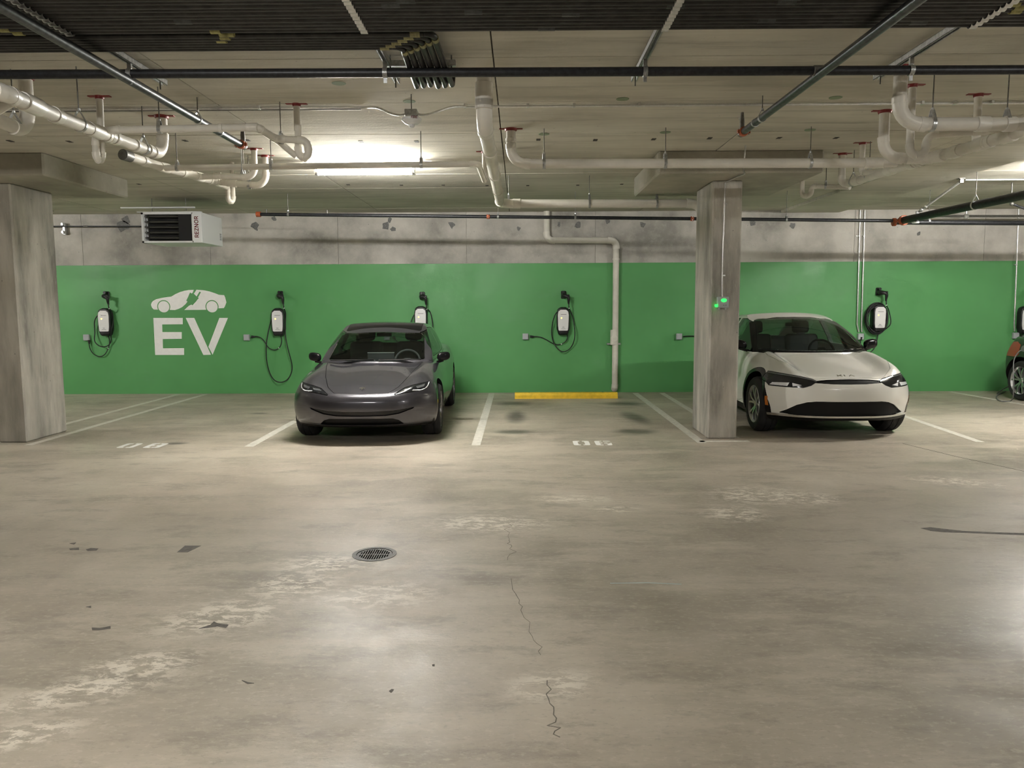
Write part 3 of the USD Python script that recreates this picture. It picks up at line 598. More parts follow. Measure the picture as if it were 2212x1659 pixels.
for px, py, rows in ((487, 82, ((-20, -9, 0), (-4, -5, 0), (10, -1, 0), (2, 6, 0), (-6, 12, 0))), (22, 70, ((-14, -3, 0), (14, 3, 0))), (2200, 20, ((-8, -8, 0), (6, -2, 0), (-2, 6, 0)))):
    t = thing('tape_flag', {487: 'yellow tape pieces on the conduits left of the middle', 22: 'yellow tape pieces on the conduits at the left picture edge', 2200: 'yellow tape pieces on the conduits in the upper right corner'}[px], 'tape', atz(px, py, CZc))
    for dx, dy, _ in rows:
        p = atz(px+dx, py+dy, CZc-CR); k = round((far-p[1])/CD); y = far-k*CD
        part(t, 'tape_band', tube([[p[0]-.03, y, CZc], [p[0]+.03, y, CZc]], CR*1.16, 12), 'yellow_tape')

# ------------------------------------------------------------------ fire detector and its conduit along the ceiling
dt = at(889, 246, 6.62); bz = dt[2]
t = thing('fire_detector', 'round white fire detector hanging under a metal box near the lamp', 'fire detector', dt)
part(t, 'junction_box', box(dt[0]-.052, dt[0]+.052, dt[1]-.05, dt[1]+.05, bz-.025, bz+.03, .004), 'galvanised', smooth=False)
part(t, 'detector_base', lathe([(0, .0), (.06, 0), (.082, -.012), (.082, -.03), (.055, -.055), (.03, -.062), (0, -.062)], 28, (dt[0], dt[1], bz-.025)), 'white_enamel')
part(t, 'sensor_dome', lathe([(.0, 0), (.026, 0), (.026, -.012), (.018, -.024), (0, -.028)], 20, (dt[0], dt[1], bz-.085)), 'white_enamel')
fm = meshkit.text_mesh('FIRE', .017, .002, bold=True); v = fm.vertices; fm.vertices = np.stack([dt[0]+.005+v[:, 0], dt[1]-.0835-v[:, 2]+((v[:, 0]+.005)/.08)**2*.012, bz-.052+v[:, 1]], 1)
part(t, 'lettering', fm, 'brand_red', 'red word FIRE', smooth=False)
part(t, 'hanger_rod', cyl(dt, [dt[0], dt[1], CZ+.004], .004, 8), 'rod_steel')
t = thing('ceiling_conduit', 'thin metal conduit along the ceiling to both sides of the fire detector', 'conduit', dt)
yc, zc = 6.98, CZ-.014
for s, xs in ((-1, -8.5), (1, 8.5)):
    pts = [[dt[0]+s*.05, 6.63, bz], [dt[0]+s*.14, 6.64, bz+.001], [dt[0]+s*.3, 6.8, (bz+zc)/2+.02], [dt[0]+s*.45, yc, zc], [dt[0]+s*.6, yc, zc]]
    part(t, 'conduit_run', tube(np.vstack([spline(pts, 24), [[xs, yc, zc]]]), .0105, 10), 'emt')
for px in (1005, 1140, 1240, 1380, 2060, 2140, 1990, 560):
    x = at(px, 240, yc)[0]; part(t, 'strap', box(x-.012, x+.012, yc-.03, yc+.016, zc-.012, CZ+.003, .002), 'emt', smooth=False)
t = thing('ceiling_conduit', 'second thin dark conduit on the ceiling at the left, above the white pipes', 'conduit', (-3, 7.03, zc))
part(t, 'conduit_run', tube([[-8.5, 7.025, zc], [dt[0]-.5, 7.025, zc]], .0105, 10), 'emt_dark')
# ------------------------------------------------------------------ floor markings
def stripe(label, pts, w=.10):
    single('parking_line', on_floor(ribbon([atz(x, y, 0) for x, y in pts], w), .0002, .0012), 'line_paint', label, 'floor marking', smooth=False)
stripe('white bay line starting behind the left column, nearer the wall of two', [(385, 852), (110, 924)])
stripe('white bay line running out past the left column to the painted 08', [(443, 852), (60, 962)])
stripe('white bay line half hidden under the left side of the grey car', [(742, 852), (537, 965)], .11)
stripe('white bay line between the grey car and the empty bay', [(1062, 850), (1028, 962)], .11)
stripe('white bay line between the empty bay and the right column', [(1372, 849), (1517, 957)], .11)
stripe('short white bay line disappearing behind the right column', [(1430, 849), (1590, 946)], .10)
stripe('white bay line in front of the right column, running across', [(1512, 953.5), (1618, 953)], .10)
stripe('white bay line right of the white car', [(1880, 874), (2118, 955)], .10)
stripe('white bay line under the dark car at the right edge', [(2052, 846), (2320, 893)], .10)
def stencil(ch, w, h):
    t = .30*w; o = sbox(0, 0, w, h).buffer(-.18*w).buffer(.18*w); i = lambda a, b: sbox(t, a, w-t, b).buffer(-.06*w).buffer(.06*w)
    if ch == '0': s = o.difference(i(.17*h, .83*h)); return s.difference(sbox(.42*w, -1, .58*w, 2*h))
    if ch == '8': s = o.difference(i(.14*h, .43*h)).difference(i(.57*h, .86*h)); return s.difference(sbox(.45*w, -1, .55*w, 2*h))
    s = o.difference(i(.14*h, .43*h)).difference(sbox(t, .57*h, 2*w, .86*h)); s = s.difference(sbox(.45*w, -1, .55*w, 2*h))   # a 6
    return s.difference(unary_union([Point(.85*w, .5*h).buffer(.12*w), Point(.6*w, .12*h).buffer(.14*w), Point(.75*w, .33*h).buffer(.08*w)]))
def bay_number(txt, label, cs, h=.30):
    a = atz(*cs[0], 0); t = thing('bay_number', label, 'floor marking', a)
    for ch, (x, y) in zip(txt, cs):
        p = atz(x, y, 0); s = stencil(ch, .20, h)
        part(t, 'digit', on_floor(affinity.translate(s, p[0], p[1]), .0002, .0012), 'paint_white', smooth=False)
bay_number('08', 'white stencilled number 08 on the floor left of the grey car', [(249, 967.5), (306, 967.5)])
bay_number('06', 'worn white stencilled number 06 in the empty bay', [(1240, 962), (1288, 962)])

# ------------------------------------------------------------------ drain, wheel stop
d = thing('floor_drain', 'round iron floor drain with a slotted grate in the aisle', 'drain', (DR[0], DR[1], 0))
ringp = Point(DR[0], DR[1]).buffer(.15, 48).difference(Point(DR[0], DR[1]).buffer(.122, 48))
part(d, 'rim', on_floor(ringp, -.02, .023), 'grate_iron', smooth=False)
g_ = Point(DR[0], DR[1]).buffer(.119, 48); sl = []
ang = .42
for row in (-1, 1):
    for k in range(-6, 7):
        x = k*.0155; top = math.sqrt(.104**2-x*x)
        if top > .025: sl.append(affinity.translate(sbox(x-.0047, .006, x+.0047, top) if row > 0 else sbox(x-.0047, -top, x+.0047, -.006), DR[0], DR[1]))
part(d, 'grate', on_floor(g_.difference(unary_union(sl)), -.010, .009), 'grate_iron', smooth=False)
part(d, 'pit', lathe([(.141, -.01), (.141, -.19), (0, -.19)], 32, (DR[0], DR[1], 0)), 'pit_dark')
a, b = atz(1112, 862, 0), atz(1334, 860.5, 0)
ws = thing('wheel_stop', 'yellow painted wheel stop on the floor in the empty bay', 'wheel stop', ((a[0]+b[0])/2, a[1]+.08, 0))
prof = Polygon([(-.085, 0), (.085, 0), (.085, .06), (.06, .105), (-.06, .105), (-.085, .06)])
m = poly_mesh(prof, b[0]-a[0]); v = m.vertices; m.vertices = np.stack([a[0]+v[:, 2], (a[1]+b[1])/2+.085+v[:, 0], v[:, 1]], 1); m.fix_normals()
part(ws, 'block', m, 'yellow_paint', smooth=False)
for s in (.14, .86):
    x = lerp(a, b, s); part(ws, 'fixing_pin', cyl([x[0], x[1]+.085, .10], [x[0], x[1]+.085, .109], .014, 10), 'grate_iron')

# ------------------------------------------------------------------ the painted EV sign
def wp(zx, zy, Y=WY): p = at(120+zx/4.096, 580+zy/4.096, Y); return (p[0], p[2])
def WP(pts): return Polygon([wp(*p) for p in pts])
ev = thing('ev_sign', 'white EV lettering with a car and plug symbol painted on the green wall', 'wall sign', at(410, 700, WY))
body = WP([(845, 322), (850, 304), (862, 288), (890, 272), (950, 258), (1025, 248), (1062, 226), (1100, 209), (1140, 197), (1180, 190), (1245, 187), (1310, 192), (1360, 202), (1410, 218), (1445, 232), (1492, 236), (1502, 258), (1512, 300), (1500, 332), (1490, 350), (1440, 353), (1438, 364), (1075, 368), (870, 363), (853, 345)])
def wcirc(zx, zy, zr): c = wp(zx, zy); return Point(*c).buffer(zr/4.096*WY/F, 32)
plug = unary_union([WP([(1192, 211), (1205, 222), (1214, 213), (1250, 248), (1268, 262), (1258, 273), (1244, 292), (1212, 326), (1198, 316), (1157, 284), (1174, 250), (1184, 226)]),
    WP([(1226, 180), (1250, 184), (1226, 222), (1214, 216)]), WP([(1274, 204), (1287, 210), (1258, 262), (1246, 252)]), WP([(1172, 288), (1150, 316), (1120, 342), (1090, 357), (1050, 370), (1136, 370), (1180, 330), (1204, 318)])])
sh = body.difference(plug).difference(wcirc(958, 338, 58)).difference(wcirc(1385, 338, 58))
for g1 in sorted(sh.geoms, key=lambda q: -q.area):
    if g1.area > .001: part(ev, 'car_symbol', on_wall(g1, WY-.002, .0015), 'paint_white', smooth=False)
for x in (958, 1385): part(ev, 'wheel_symbol', on_wall(wcirc(x, 338, 50), WY-.002, .0015), 'paint_white', smooth=False)
part(ev, 'letter_E', on_wall(WP([(866, 437), (1126, 437), (1126, 493), (944, 495), (946, 562), (1117, 562), (1117, 622), (949, 624), (951, 706), (1138, 704), (1138, 765), (882, 765)]), WY-.002, .0015), 'paint_white', smooth=False)
part(ev, 'letter_V', on_wall(unary_union([WP([(1152, 437), (1228, 437), (1376, 763), (1308, 765)]), WP([(1450, 437), (1526, 437), (1390, 763), (1353, 692)])]), WY-.002, .0015), 'paint_white', smooth=False)

# ------------------------------------------------------------------ chargers
def outlet(px, py, label):
    p = at(px, py, WY-.03)
    o = thing('outlet_box', label, 'outlet box', (p[0], WY, p[2]))
    part(o, 'box', box(p[0]-.056, p[0]+.056, WY-.055, WY-.001, p[2]-.058, p[2]+.058, .006), 'box_grey', smooth=False)
    part(o, 'cover', box(p[0]-.048, p[0]+.048, WY-.060, WY-.054, p[2]-.050, p[2]+.050, .003), 'box_grey', smooth=False)
    return p
def charger(px, py, label, loops, cord, plug_at, hol, hlabel, led='led_amber', coil=0):
    """px, py: middle of the white face. loops: the car cable's way in pixels; cord: the supply cord's."""
    c = at(px, py, WY-.17); cx, cz = c[0], c[2]
    t = thing('wall_charger', label, 'EV charger', (cx, WY, cz))
    o = sbox(-.115, -.26, .115, .23).buffer(-.10).buffer(.10)
    outer = Polygon([(-.085, -.285), (.085, -.285), (.125, -.16), (.125, .13), (.105, .215), (.05, .25), (-.05, .25), (-.105, .215), (-.125, .13), (-.125, -.16)]).buffer(-.03).buffer(.03)
    lay = []
    for (dy, s) in ((.0, .97), (.07, 1.0), (.115, .96), (.135, .88)): lay.append((dy, affinity.scale(outer, s, s, origin=(0, 0))))
    n = 56; rows = []
    for dy, s in lay:
        q = [s.exterior.interpolate(k/n, normalized=True) for k in range(n)]; rows.append([[cx+p.x, WY-.004-dy, cz+p.y] for p in q])
    v = np.array(rows).reshape(-1, 3); f = []
    for i in range(len(rows)-1):
        for k in range(n): a, b_, e, d_ = i*n+k, i*n+(k+1) % n, (i+1)*n+(k+1) % n, (i+1)*n+k; f += [[a, b_, e], [a, e, d_]]
    e0 = (len(rows)-1)*n; f += [[e0, e0+k, e0+k+1] for k in range(1, n-1)]; f += [[0, k+1, k] for k in range(1, n-1)]
    sh_ = trimesh.Trimesh(v, f, process=False); sh_.fix_normals()
    part(t, 'housing', sh_, 'black_plastic', smooth=50)
    face = Polygon([(-.088, -.195), (.088, -.195), (.098, -.1), (.102, .10), (.092, .165), (.05, .20), (-.05, .20), (-.092, .165), (-.102, .10), (-.098, -.1)]).buffer(-.02).buffer(.02)
    part(t, 'face_plate', on_wall(affinity.translate(face, cx, cz), WY-.136, .012), 'charger_white', smooth=False)
    part(t, 'status_light', on_wall(Point(cx-.035, cz+.045).buffer(.013), WY-.148, .003), led, 'small lit status light', smooth=False)
    part(t, 'printed_line', on_wall(sbox(cx-.048, cz+.105, cx+.058, cz+.114), WY-.148, .001), 'label_grey', smooth=False)
    part(t, 'printed_line', on_wall(unary_union([sbox(cx-.035, cz-.155, cx+.035, cz-.150), sbox(cx-.045, cz-.168, cx+.05, cz-.164), sbox(cx-.02, cz-.135, cx+.02, cz-.125)]), WY-.148, .001), 'label_grey', smooth=False)
    # connector in its holster
    h = at(*hol, WY-.10); hx, hz = h[0], h[2]
    k = thing('connector_holster', hlabel, 'connector holder', (hx, WY, hz))
    part(k, 'wall_plate', box(hx-.05, hx+.05, WY-.03, WY-.001, hz-.06, hz+.085, .012), 'black_plastic', smooth=False)
    part(k, 'socket', cat(cyl([hx, WY-.03, hz+.005], [hx, WY-.115, hz-.012], .044, 20), cyl([hx-.005, WY-.05, hz+.06], [hx-.005, WY-.1, hz+.06], .026, 14)), 'black_plastic')
    tip = np.array([hx, WY-.11, hz-.01]); hand = np.array([hx+.075, WY-.17, hz-.035]); tail = np.array([hx+.095, WY-.15, hz-.17])
    con = spline([tip+[-.01, .02, .005], tip+[.02, -.04, 0], hand, lerp(hand, tail, .55), tail], 18)
    part(t, 'connector', cat(tube(con, np.interp(np.linspace(0, 1, 18), [0, .25, .45, .7, 1], [.040, .037, .032, .026, .014]), 14), box(hand[0]-.02, hand[0]+.03, hand[1]-.02, hand[1]+.02, hand[2]+.01, hand[2]+.05, .01)), 'black_plastic', 'black plug grip in the holster')
    pts = [tail+[0, 0, .03], tail-[-.004, 0, .07]]
    for i, (x, y) in enumerate(loops):
        q = at(x, y, WY-.10); q[1] = WY-.05-.035*((i % 3)); pts.append(q)
    lo = at(px+4, py+31, WY-.06)
    part(t, 'cable', tube(spline(np.array(pts), 90), .0095, 8), 'rubber', 'black charging cable')
    tg = pts[1]; part(t, 'cable_tag', cyl(tg+[0, 0, .012], tg-[0, 0, .012], .0115, 10), 'charger_white', 'white cable tag')
    if cord:
        q = [at(x, y, WY-.045) for x, y in cord]
        part(t, 'supply_cord', tube(spline(np.array(q), 50), .0085, 8), 'rubber', 'black supply cord')
        e = q[-1]; dv = unit(q[-1]-q[-2]); part(t, 'supply_plug', tube([e-dv*.06, e-dv*.02, e+dv*.015], [.012, .022, .024], 12), 'rubber')
        g2 = spline(np.array(q), 50)[14]; part(t, 'cable_tag', ico(g2, .0125, 1), 'charger_white', 'white cable tag')
    if coil:
        ms = []
        for j in range(coil):
            an = np.linspace(0, 2*np.pi, 40); rx, rz = .17+.012*(j % 3), .27+.014*((j*2) % 4)
            ms.append(tube(np.stack([cx-.035+rx*np.cos(an)*(1.0+.1*(np.cos(an) < 0)), WY-.02-.018*j+0*an, cz-.02+rz*np.sin(an)], 1), .0095, 8, cap=False))
        part(t, 'coiled_cable', cat(*ms), 'rubber', 'cable wound around the housing')
    return t
def zz(ox, oy, k, pts): return [(ox+x/k, oy+y/k) for x, y in pts]
c1 = lambda pts: zz(120, 580, 4.096, pts)
charger(222, 694, 'white-faced wall charger between the left column and the EV sign', c1([(488, 400), (505, 480), (495, 570), (470, 665), (415, 693), (355, 650), (335, 570), (340, 480), (375, 420), (430, 380)]), c1([(455, 590), (478, 640), (465, 710), (430, 765), (385, 778), (330, 750), (300, 690), (296, 640)]), None, (226, 639), 'black connector holder above the leftmost charger')
outlet(187, 729, 'grey outlet box beside the left column, below the leftmost charger')
charger(598, 694, 'white-faced wall charger right of the EV sign, with a long hanging cable loop', c1([(2028, 400), (2030, 560), (2078, 780), (2085, 900), (2040, 990), (1975, 1004), (1905, 960), (1872, 850), (1868, 680), (1885, 520), (1915, 420)]), c1([(1990, 595), (2000, 650), (1975, 705), (1930, 720), (1880, 695), (1845, 640), (1800, 606), (1740, 604)]), None, (603, 638), 'black connector holder above the charger right of the EV sign')
outlet(533, 729, 'grey outlet box between the EV sign and the next charger')
charger(908, 690, 'white-faced wall charger behind the grey car', [(927, 672), (933, 690), (931, 730), (910, 745), (890, 730), (887, 700), (900, 672)], [(914, 724), (912, 745), (890, 760), (860, 740), (850, 728)], None, (911, 640), 'black connector holder above the charger behind the grey car')
outlet(836, 728, 'grey outlet box hidden behind the grey car')
c2 = lambda pts: zz(1060, 560, 3.8138, pts)
charger(1217, 692, 'white-faced wall charger over the empty bay, left of the wall standpipe', c2([(675, 470), (690, 560), (690, 650), (655, 735), (600, 762), (545, 730), (508, 650), (508, 540), (535, 450), (570, 430)]), c2([(628, 610), (622, 670), (580, 700), (530, 700), (470, 670), (420, 645), (380, 637), (330, 637)]), None, (1218, 638), 'black connector holder above the charger over the empty bay')
outlet(1135, 727, 'grey outlet box at the empty bay, left of its charger')
c3 = lambda pts: zz(1840, 560, 5.1855, pts)
charger(1903, 686, 'charger with thickly coiled cable right of the white car', c3([(424, 560), (436, 650), (420, 740), (360, 800), (300, 820), (220, 790), (165, 700), (185, 600), (260, 530)]), c3([(290, 840), (285, 900), (265, 970), (235, 1020), (170, 1050), (110, 1000), (100, 900), (104, 880)]), None, (1902, 631), 'black connector holder above the coiled charger', coil=7)
charger(2222, 690, 'charger cut off by the right picture edge, above the dark car', [(2244, 670), (2250, 700), (2236, 740), (2215, 730), (2208, 700), (2216, 670)], [(2226, 724), (2215, 760), (2201, 770), (2194, 752), (2193, 738)], None, (2228, 636), 'connector holder outside the right picture edge')
outlet(1467, 727, 'grey outlet box just left of the right column')
single('supply_cord', tube(spline(np.array([at(1476, 727, WY-.04), at(1500, 726, WY-.04), at(1530, 732, WY-.04)]), 12), .009, 8), 'rubber', 'black cord stub from the outlet box by the right column', 'cord')
p = at(1859, 731, WY-.03); outlet(1859, 727, 'white outlet box under the pair of wall conduits by the white car')
for dx, l in ((0, 'left'), (10, 'right')):
    q0, q1 = at(1858+dx*1.0, 458, WY-.03), at(1853.5+dx*.85, 717, WY-.03); bend = at(1851.5+dx*.95, 700, WY-.03)
    t = thing('wall_conduit', f'bright metal conduit running up the wall by the white car, {l} of a pair', 'conduit', (q1[0], WY, q1[2]))
    part(t, 'conduit_run', tube(np.array([[q0[0], WY-.03, CZ], [bend[0], WY-.03, bend[2]], [q1[0]+(.012 if dx == 0 else -.004), WY-.03, q1[2]]]), .0135, 12), 'emt')
    pz = at(1860, 510, WY)[2]; s = -1 if dx == 0 else 1
    part(t, 'strap', cat(box(q0[0]-.018, q0[0]+.018, WY-.046, WY-.002, pz-.01, pz+.01, .003), box(q0[0]+s*.015, q0[0]+s*.045, WY-.012, WY-.001, pz-.01, pz+.01)), 'emt', smooth=False)
t = thing('wall_conduit', 'bright metal conduit running up the wall beside the right picture edge', 'conduit', at(2194, 715, WY))
q0, q1 = at(2200, 458, WY-.03), at(2192, 716, WY-.03)
part(t, 'conduit_run', tube(np.array([[q0[0], WY-.03, CZ], [at(2191, 700, WY-.03)[0], WY-.03, at(2191, 700, WY-.03)[2]], q1]), .0135, 12), 'emt')
pz = at(2200, 572, WY)[2]; part(t, 'strap', box(q0[0]-.02, q0[0]+.04, WY-.046, WY-.002, pz-.01, pz+.01, .003), 'emt', smooth=False)
outlet(2194, 725, 'white outlet box above the dark car at the right edge')

# ------------------------------------------------------------------ standpipe on the wall
SY = WY-.075
pp = [at(x, y, SY) for x, y in ((1181, 461), (1181, 519), (1331, 522), (1326, 838))]
pp[1][0] = pp[0][0]; pp[2][2] = pp[1][2]-.01; pp[3][0] = pp[2][0]
t = thing('wall_pipe', 'white drain pipe stepping right and running down the green wall to the floor', 'pipe', pp[3])
run(t, [[pp[0][0], SY, CZ], *pp[1:]], .058, k=.11)
part(t, 'foot_elbow', cat(tube(fillet(pp[3]+[0, 0, .3], pp[3]-[0, 0, .02], pp[3]+[0, .3, -.02], .09), .064, 18)), 'pvc_fitting')
cz_ = at(1326, 727, SY)
part(t, 'cleanout', cat(tube([cz_-[0, 0, .16], cz_-[0, 0, .15], cz_+[0, 0, .12], cz_+[0, 0, .13]], [.06, .068, .068, .06], 18), cyl(cz_+[0, -.04, -.03], cz_+[0, -.085, -.03], .062, 18), box(cz_[0]-.018, cz_[0]+.018, cz_[1]-.1, cz_[1]-.08, cz_[2]-.045, cz_[2]-.015)), 'pvc_fitting', 'capped clean-out fitting')
zc_ = at(1326, 743, SY)[2]; an = np.linspace(0, 2*np.pi, 25)
part(t, 'pipe_clamp', cat(*[tube(np.stack([cz_[0]+.062*np.cos(an), SY+.062*np.sin(an), np.full(25, zc_+o)], 1), .003, 6, cap=False) for o in (-.012, 0, .012)], box(cz_[0]-.13, cz_[0]-.06, SY+.0, SY+.075, zc_-.016, zc_+.016, .003), box(cz_[0]+.06, cz_[0]+.13, SY+.0, SY+.075, zc_-.016, zc_+.016, .003)), 'galvanised')
coupling(t, at(1329, 560, SY)*[0, 1, 1]+[pp[3][0], 0, 0.0], [0, 0, 1], .058, .3)

# ------------------------------------------------------------------ unit heater and its gas line
hy = 12.45; a, b = at(304, 459, hy), at(437, 524, hy); hx0, hx1, hz1, hz0 = a[0], b[0], a[2], b[2]; hd = .86
t = thing('unit_heater', 'white unit heater with black grille hanging at the wall top by the left column', 'heater', ((hx0+hx1)/2, hy+hd/2, hz0))
xg = at(414, 490, hy)[0]; fr = .03
part(t, 'casing', cat(box(hx0, hx1, hy+.24, hy+hd, hz0, hz1, .006), box(hx0, hx0+fr, hy, hy+.25, hz0, hz1), box(xg, hx1, hy, hy+.25, hz0, hz1, .004), box(hx0, xg+.02, hy, hy+.25, hz0, hz0+fr), box(hx0, xg+.02, hy, hy+.25, hz1-fr, hz1)), 'white_enamel', smooth=False)
part(t, 'top_flange', box(hx0-.06, hx1, hy-.01, hy+.05, hz1, hz1+.012), 'white_enamel', smooth=False)
part(t, 'inner_back', box(hx0+fr, xg, hy+.17, hy+.235, hz0+fr, hz1-fr), 'heater_inside', smooth=False)
part(t, 'blank_panel', box(lerp(hx0, xg, .73), xg, hy+.02, hy+.03, hz0+fr, hz1-fr), 'heater_inside', 'black blank panel', smooth=False)
for k in range(5):
    z = hz0+fr+.055+k*(hz1-hz0-.14)/4.0
    part(t, 'heat_tube', cat(tube([[hx0+.12, hy+.07, z], [lerp(hx0, xg, .74), hy+.07, z]], .019, 12), tube([[hx0+.05, hy+.07, z], [hx0+.12, hy+.07, z]], [.01, .017], 10)), 'burner_steel')
part(t, 'burner_rail', cat(box(hx0+.085, hx0+.10, hy+.045, hy+.06, hz0+fr, hz1-fr), *[ico([hx0+.055, hy+.045, hz0+fr+.055+k*(hz1-hz0-.14)/4.0], .016, 1) for k in range(5)]), 'burner_steel')
tm = meshkit.text_mesh('REZNOR', .10, .0015, bold=True); v = tm.vertices
x = (v[:, 0]-v[:, 0].min())/np.ptp(v[:, 0]); y = (v[:, 1]-v[:, 1].min())/np.ptp(v[:, 1])
tm.vertices = np.stack([lerp(xg, hx1, .48)+(.5-y)*.068, hy-.0002-v[:, 2], lerp(hz0, hz1, .17)+x*(hz1-hz0)*.70], 1); tm.fix_normals()
part(t, 'lettering', tm, 'brand_red', 'dark red upright lettering', smooth=False)
part(t, 'rating_label', cat(*[box(hx1-.0005, hx1+.0015, hy+hd-.12, hy+hd-.05, hz0+.10+.03*k, hz0+.118+.03*k) for k in range(4)]), 'label_grey', smooth=False)
bz = at(260, 449, hy+.3)[2]; b0, b1 = at(261, 449, hy+.3)[0], at(421, 449, hy+.3)[0]
t2 = thing('strut_channel', 'pale strut bar hung above the white unit heater', 'strut', (b0, hy+.3, bz))
part(t2, 'channel', cat(box(b0, b1, hy+.28, hy+.32, bz-.012, bz+.012, .003)), 'white_enamel', smooth=False)
part(t2, 'hanger_rod', cat(*[cyl([lerp(b0, b1, q), hy+.30, hz1-.002], [lerp(b0, b1, q), hy+.3, CZ+.004], .006, 8) for q in (.42, .88)]), 'rod_steel')
gy = WY-.12; g0, g1 = at(60, 489, gy), at(425, 489, gy)
t = thing('gas_pipe', 'thin dark pipe on the wall from the left column to the unit heater', 'pipe', g0)
part(t, 'pipe_section', tube([g0, g1, [g1[0], hy+hd-.04, g1[2]]], .013, 10), 'black_steel'); coupling(t, at(185, 489, gy), [1, 0, 0], .014, 3, 'rod_steel')
bp = at(136, 493, gy); part(t, 'bracket', cat(box(bp[0]-.022, bp[0]+.022, gy+.02, WY-.002, bp[2]-.115, bp[2]+.10, .003), box(bp[0]-.03, bp[0]+.012, gy-.02, gy+.022, bp[2]+.05, bp[2]+.1, .003), box(bp[0]-.03, bp[0]+.012, gy-.02, gy+.022, bp[2]-.1, bp[2]-.045, .003)), 'galvanised', smooth=False)
hk = at(113, 451, 14.3); single('pipe_stub', tube(spline(np.array([[hk[0]-.03, 14.3, hk[2]+.012], [hk[0]+.02, 14.3, hk[2]+.012], [hk[0]+.03, 14.3, hk[2]-.02], [hk[0], 14.3, hk[2]-.03]]), 14), .016, 8), 'rod_steel', 'small rusty hooked pipe stub peeking out beside the left column', 'pipe')

# ------------------------------------------------------------------ gas detector on the right column
CYF = 9.63
c = at(1561, 653, CYF-.03); cx, cz = c[0], c[2]
t = thing('gas_detector', 'small grey gas detector with a glowing green light on the right column', 'gas detector', (cx, CYF, cz))
part(t, 'box', box(cx-.070, cx+.072, CYF-.058, CYF-.001, cz-.07, cz+.07, .008), 'box_grey', smooth=False)
part(t, 'cover', box(cx-.05, cx+.068, CYF-.064, CYF-.056, cz-.064, cz+.064, .004), 'box_grey', smooth=False)
part(t, 'display', on_wall(affinity.scale(Point(cx+.006, cz+.024).buffer(.03), 1.15, .72), CYF-.064, .003), 'led_green', 'glowing green display', smooth=False)
part(t, 'alarm_light', ico([cx-.064, CYF-.064, cz-.032], .022, 2, (1, .7, .8)) if False else cat(lathe([(.0, -.03), (.016, -.026), (.02, -.01), (.02, .004), (0, .004)], 14, (cx-.082, CYF-.05, cz-.03))), 'led_green', 'glowing green lamp')
part(t, 'knob', cat(cyl([cx+.005, CYF-.066, cz-.035], [cx+.005, CYF-.06, cz-.035], .009, 10), cyl([cx+.032, CYF-.066, cz-.035], [cx+.032, CYF-.06, cz-.035], .009, 10)), 'label_grey')
part(t, 'cable_gland', cat(*[cyl([cx+o, CYF-.03, cz-.068], [cx+o, CYF-.03, cz-.092], .011, 10) for o in (-.04, .035)]), 'box_grey')
ex = at(1566, 420, CYF-.015)[0]
t = thing('column_conduit', 'thin metal conduit dropping from the ceiling onto the right column\'s front', 'conduit', (ex, CYF, cz))
part(t, 'conduit_run', tube(np.vstack([spline([[cx-.005, CYF-.015, cz+.065], [cx-.005, CYF-.015, 2.6], [ex, CYF-.015, 3.0], [ex, CYF-.015, 3.13]], 24), spline([[ex, CYF-.016, 3.15], [ex+.03, CYF-.10, 3.163], [ex+.06, CYF-.4, 3.163], [ex+.065, 9.02, 3.163], [ex+.065, 9.06, 3.19], [ex+.065, 9.065, 3.3], [ex+.03, 8.9, CZ-.012], [Q1[0]+.02, 7.5, CZ-.012]], 50)]), .0095, 10), 'emt')
pz = at(1566, 441, CYF)[2]; part(t, 'strap', box(ex-.014, ex+.034, CYF-.024, CYF-.001, pz-.009, pz+.009, .002), 'emt', smooth=False)
pz = at(1562, 595, CYF)[2]; part(t, 'strap', box(cx-.016, cx+.028, CYF-.024, CYF-.001, pz-.009, pz+.009, .002), 'emt', smooth=False)
# ------------------------------------------------------------------ cars
def pl(s, pts):                                   # smooth monotone curve through (position, value) pairs
    from scipy.interpolate import PchipInterpolator
    p = np.asarray(pts, float); return PchipInterpolator(p[:, 0], p[:, 1])(np.clip(s, p[0, 0], p[-1, 0]))
def spacing(n, e=1.5):
    t = np.linspace(-1, 1, n); return np.sign(t)*(1-(1-np.abs(t))**e)
def round_box(n, r):
    """Surface of a unit box [-1,1]^3 as a closed grid with rounded edges (radius r per axis, as a share of the half size)."""
    ax = [spacing(k) for k in n]; V, Fc, m = [], [], 0
    for a in range(3):
        b, c = [(1, 2), (2, 0), (0, 1)][a]
        U, W = np.meshgrid(ax[b], ax[c], indexing='ij')
        for s in (-1, 1):
            P = np.zeros(U.shape+(3,)); P[..., a] = s; P[..., b] = U; P[..., c] = W
            i, j = np.meshgrid(np.arange(n[b]-1), np.arange(n[c]-1), indexing='ij'); k = n[c]
            q = np.stack([i*k+j, (i+1)*k+j, (i+1)*k+j+1, i*k+j+1], -1).reshape(-1, 4)
            if s < 0: q = q[:, ::-1]
            V.append(P.reshape(-1, 3)); Fc.append(np.vstack([q[:, [0, 1, 2]], q[:, [0, 2, 3]]])+m); m += V[-1].shape[0]
    V, Fc = np.vstack(V), np.vstack(Fc); key = np.round(V, 6)
    _, first, inv = np.unique(key, axis=0, return_index=True, return_inverse=True)
    V, Fc = V[first], inv.ravel()[Fc]; r = np.asarray(r, float)
    q = np.clip(V, -1+r, 1-r); d = (V-q)/r; L = np.linalg.norm(d, axis=1, keepdims=True); d = np.where(L > 1, d/np.maximum(L, 1e-9), d)
    return q+r*d, Fc
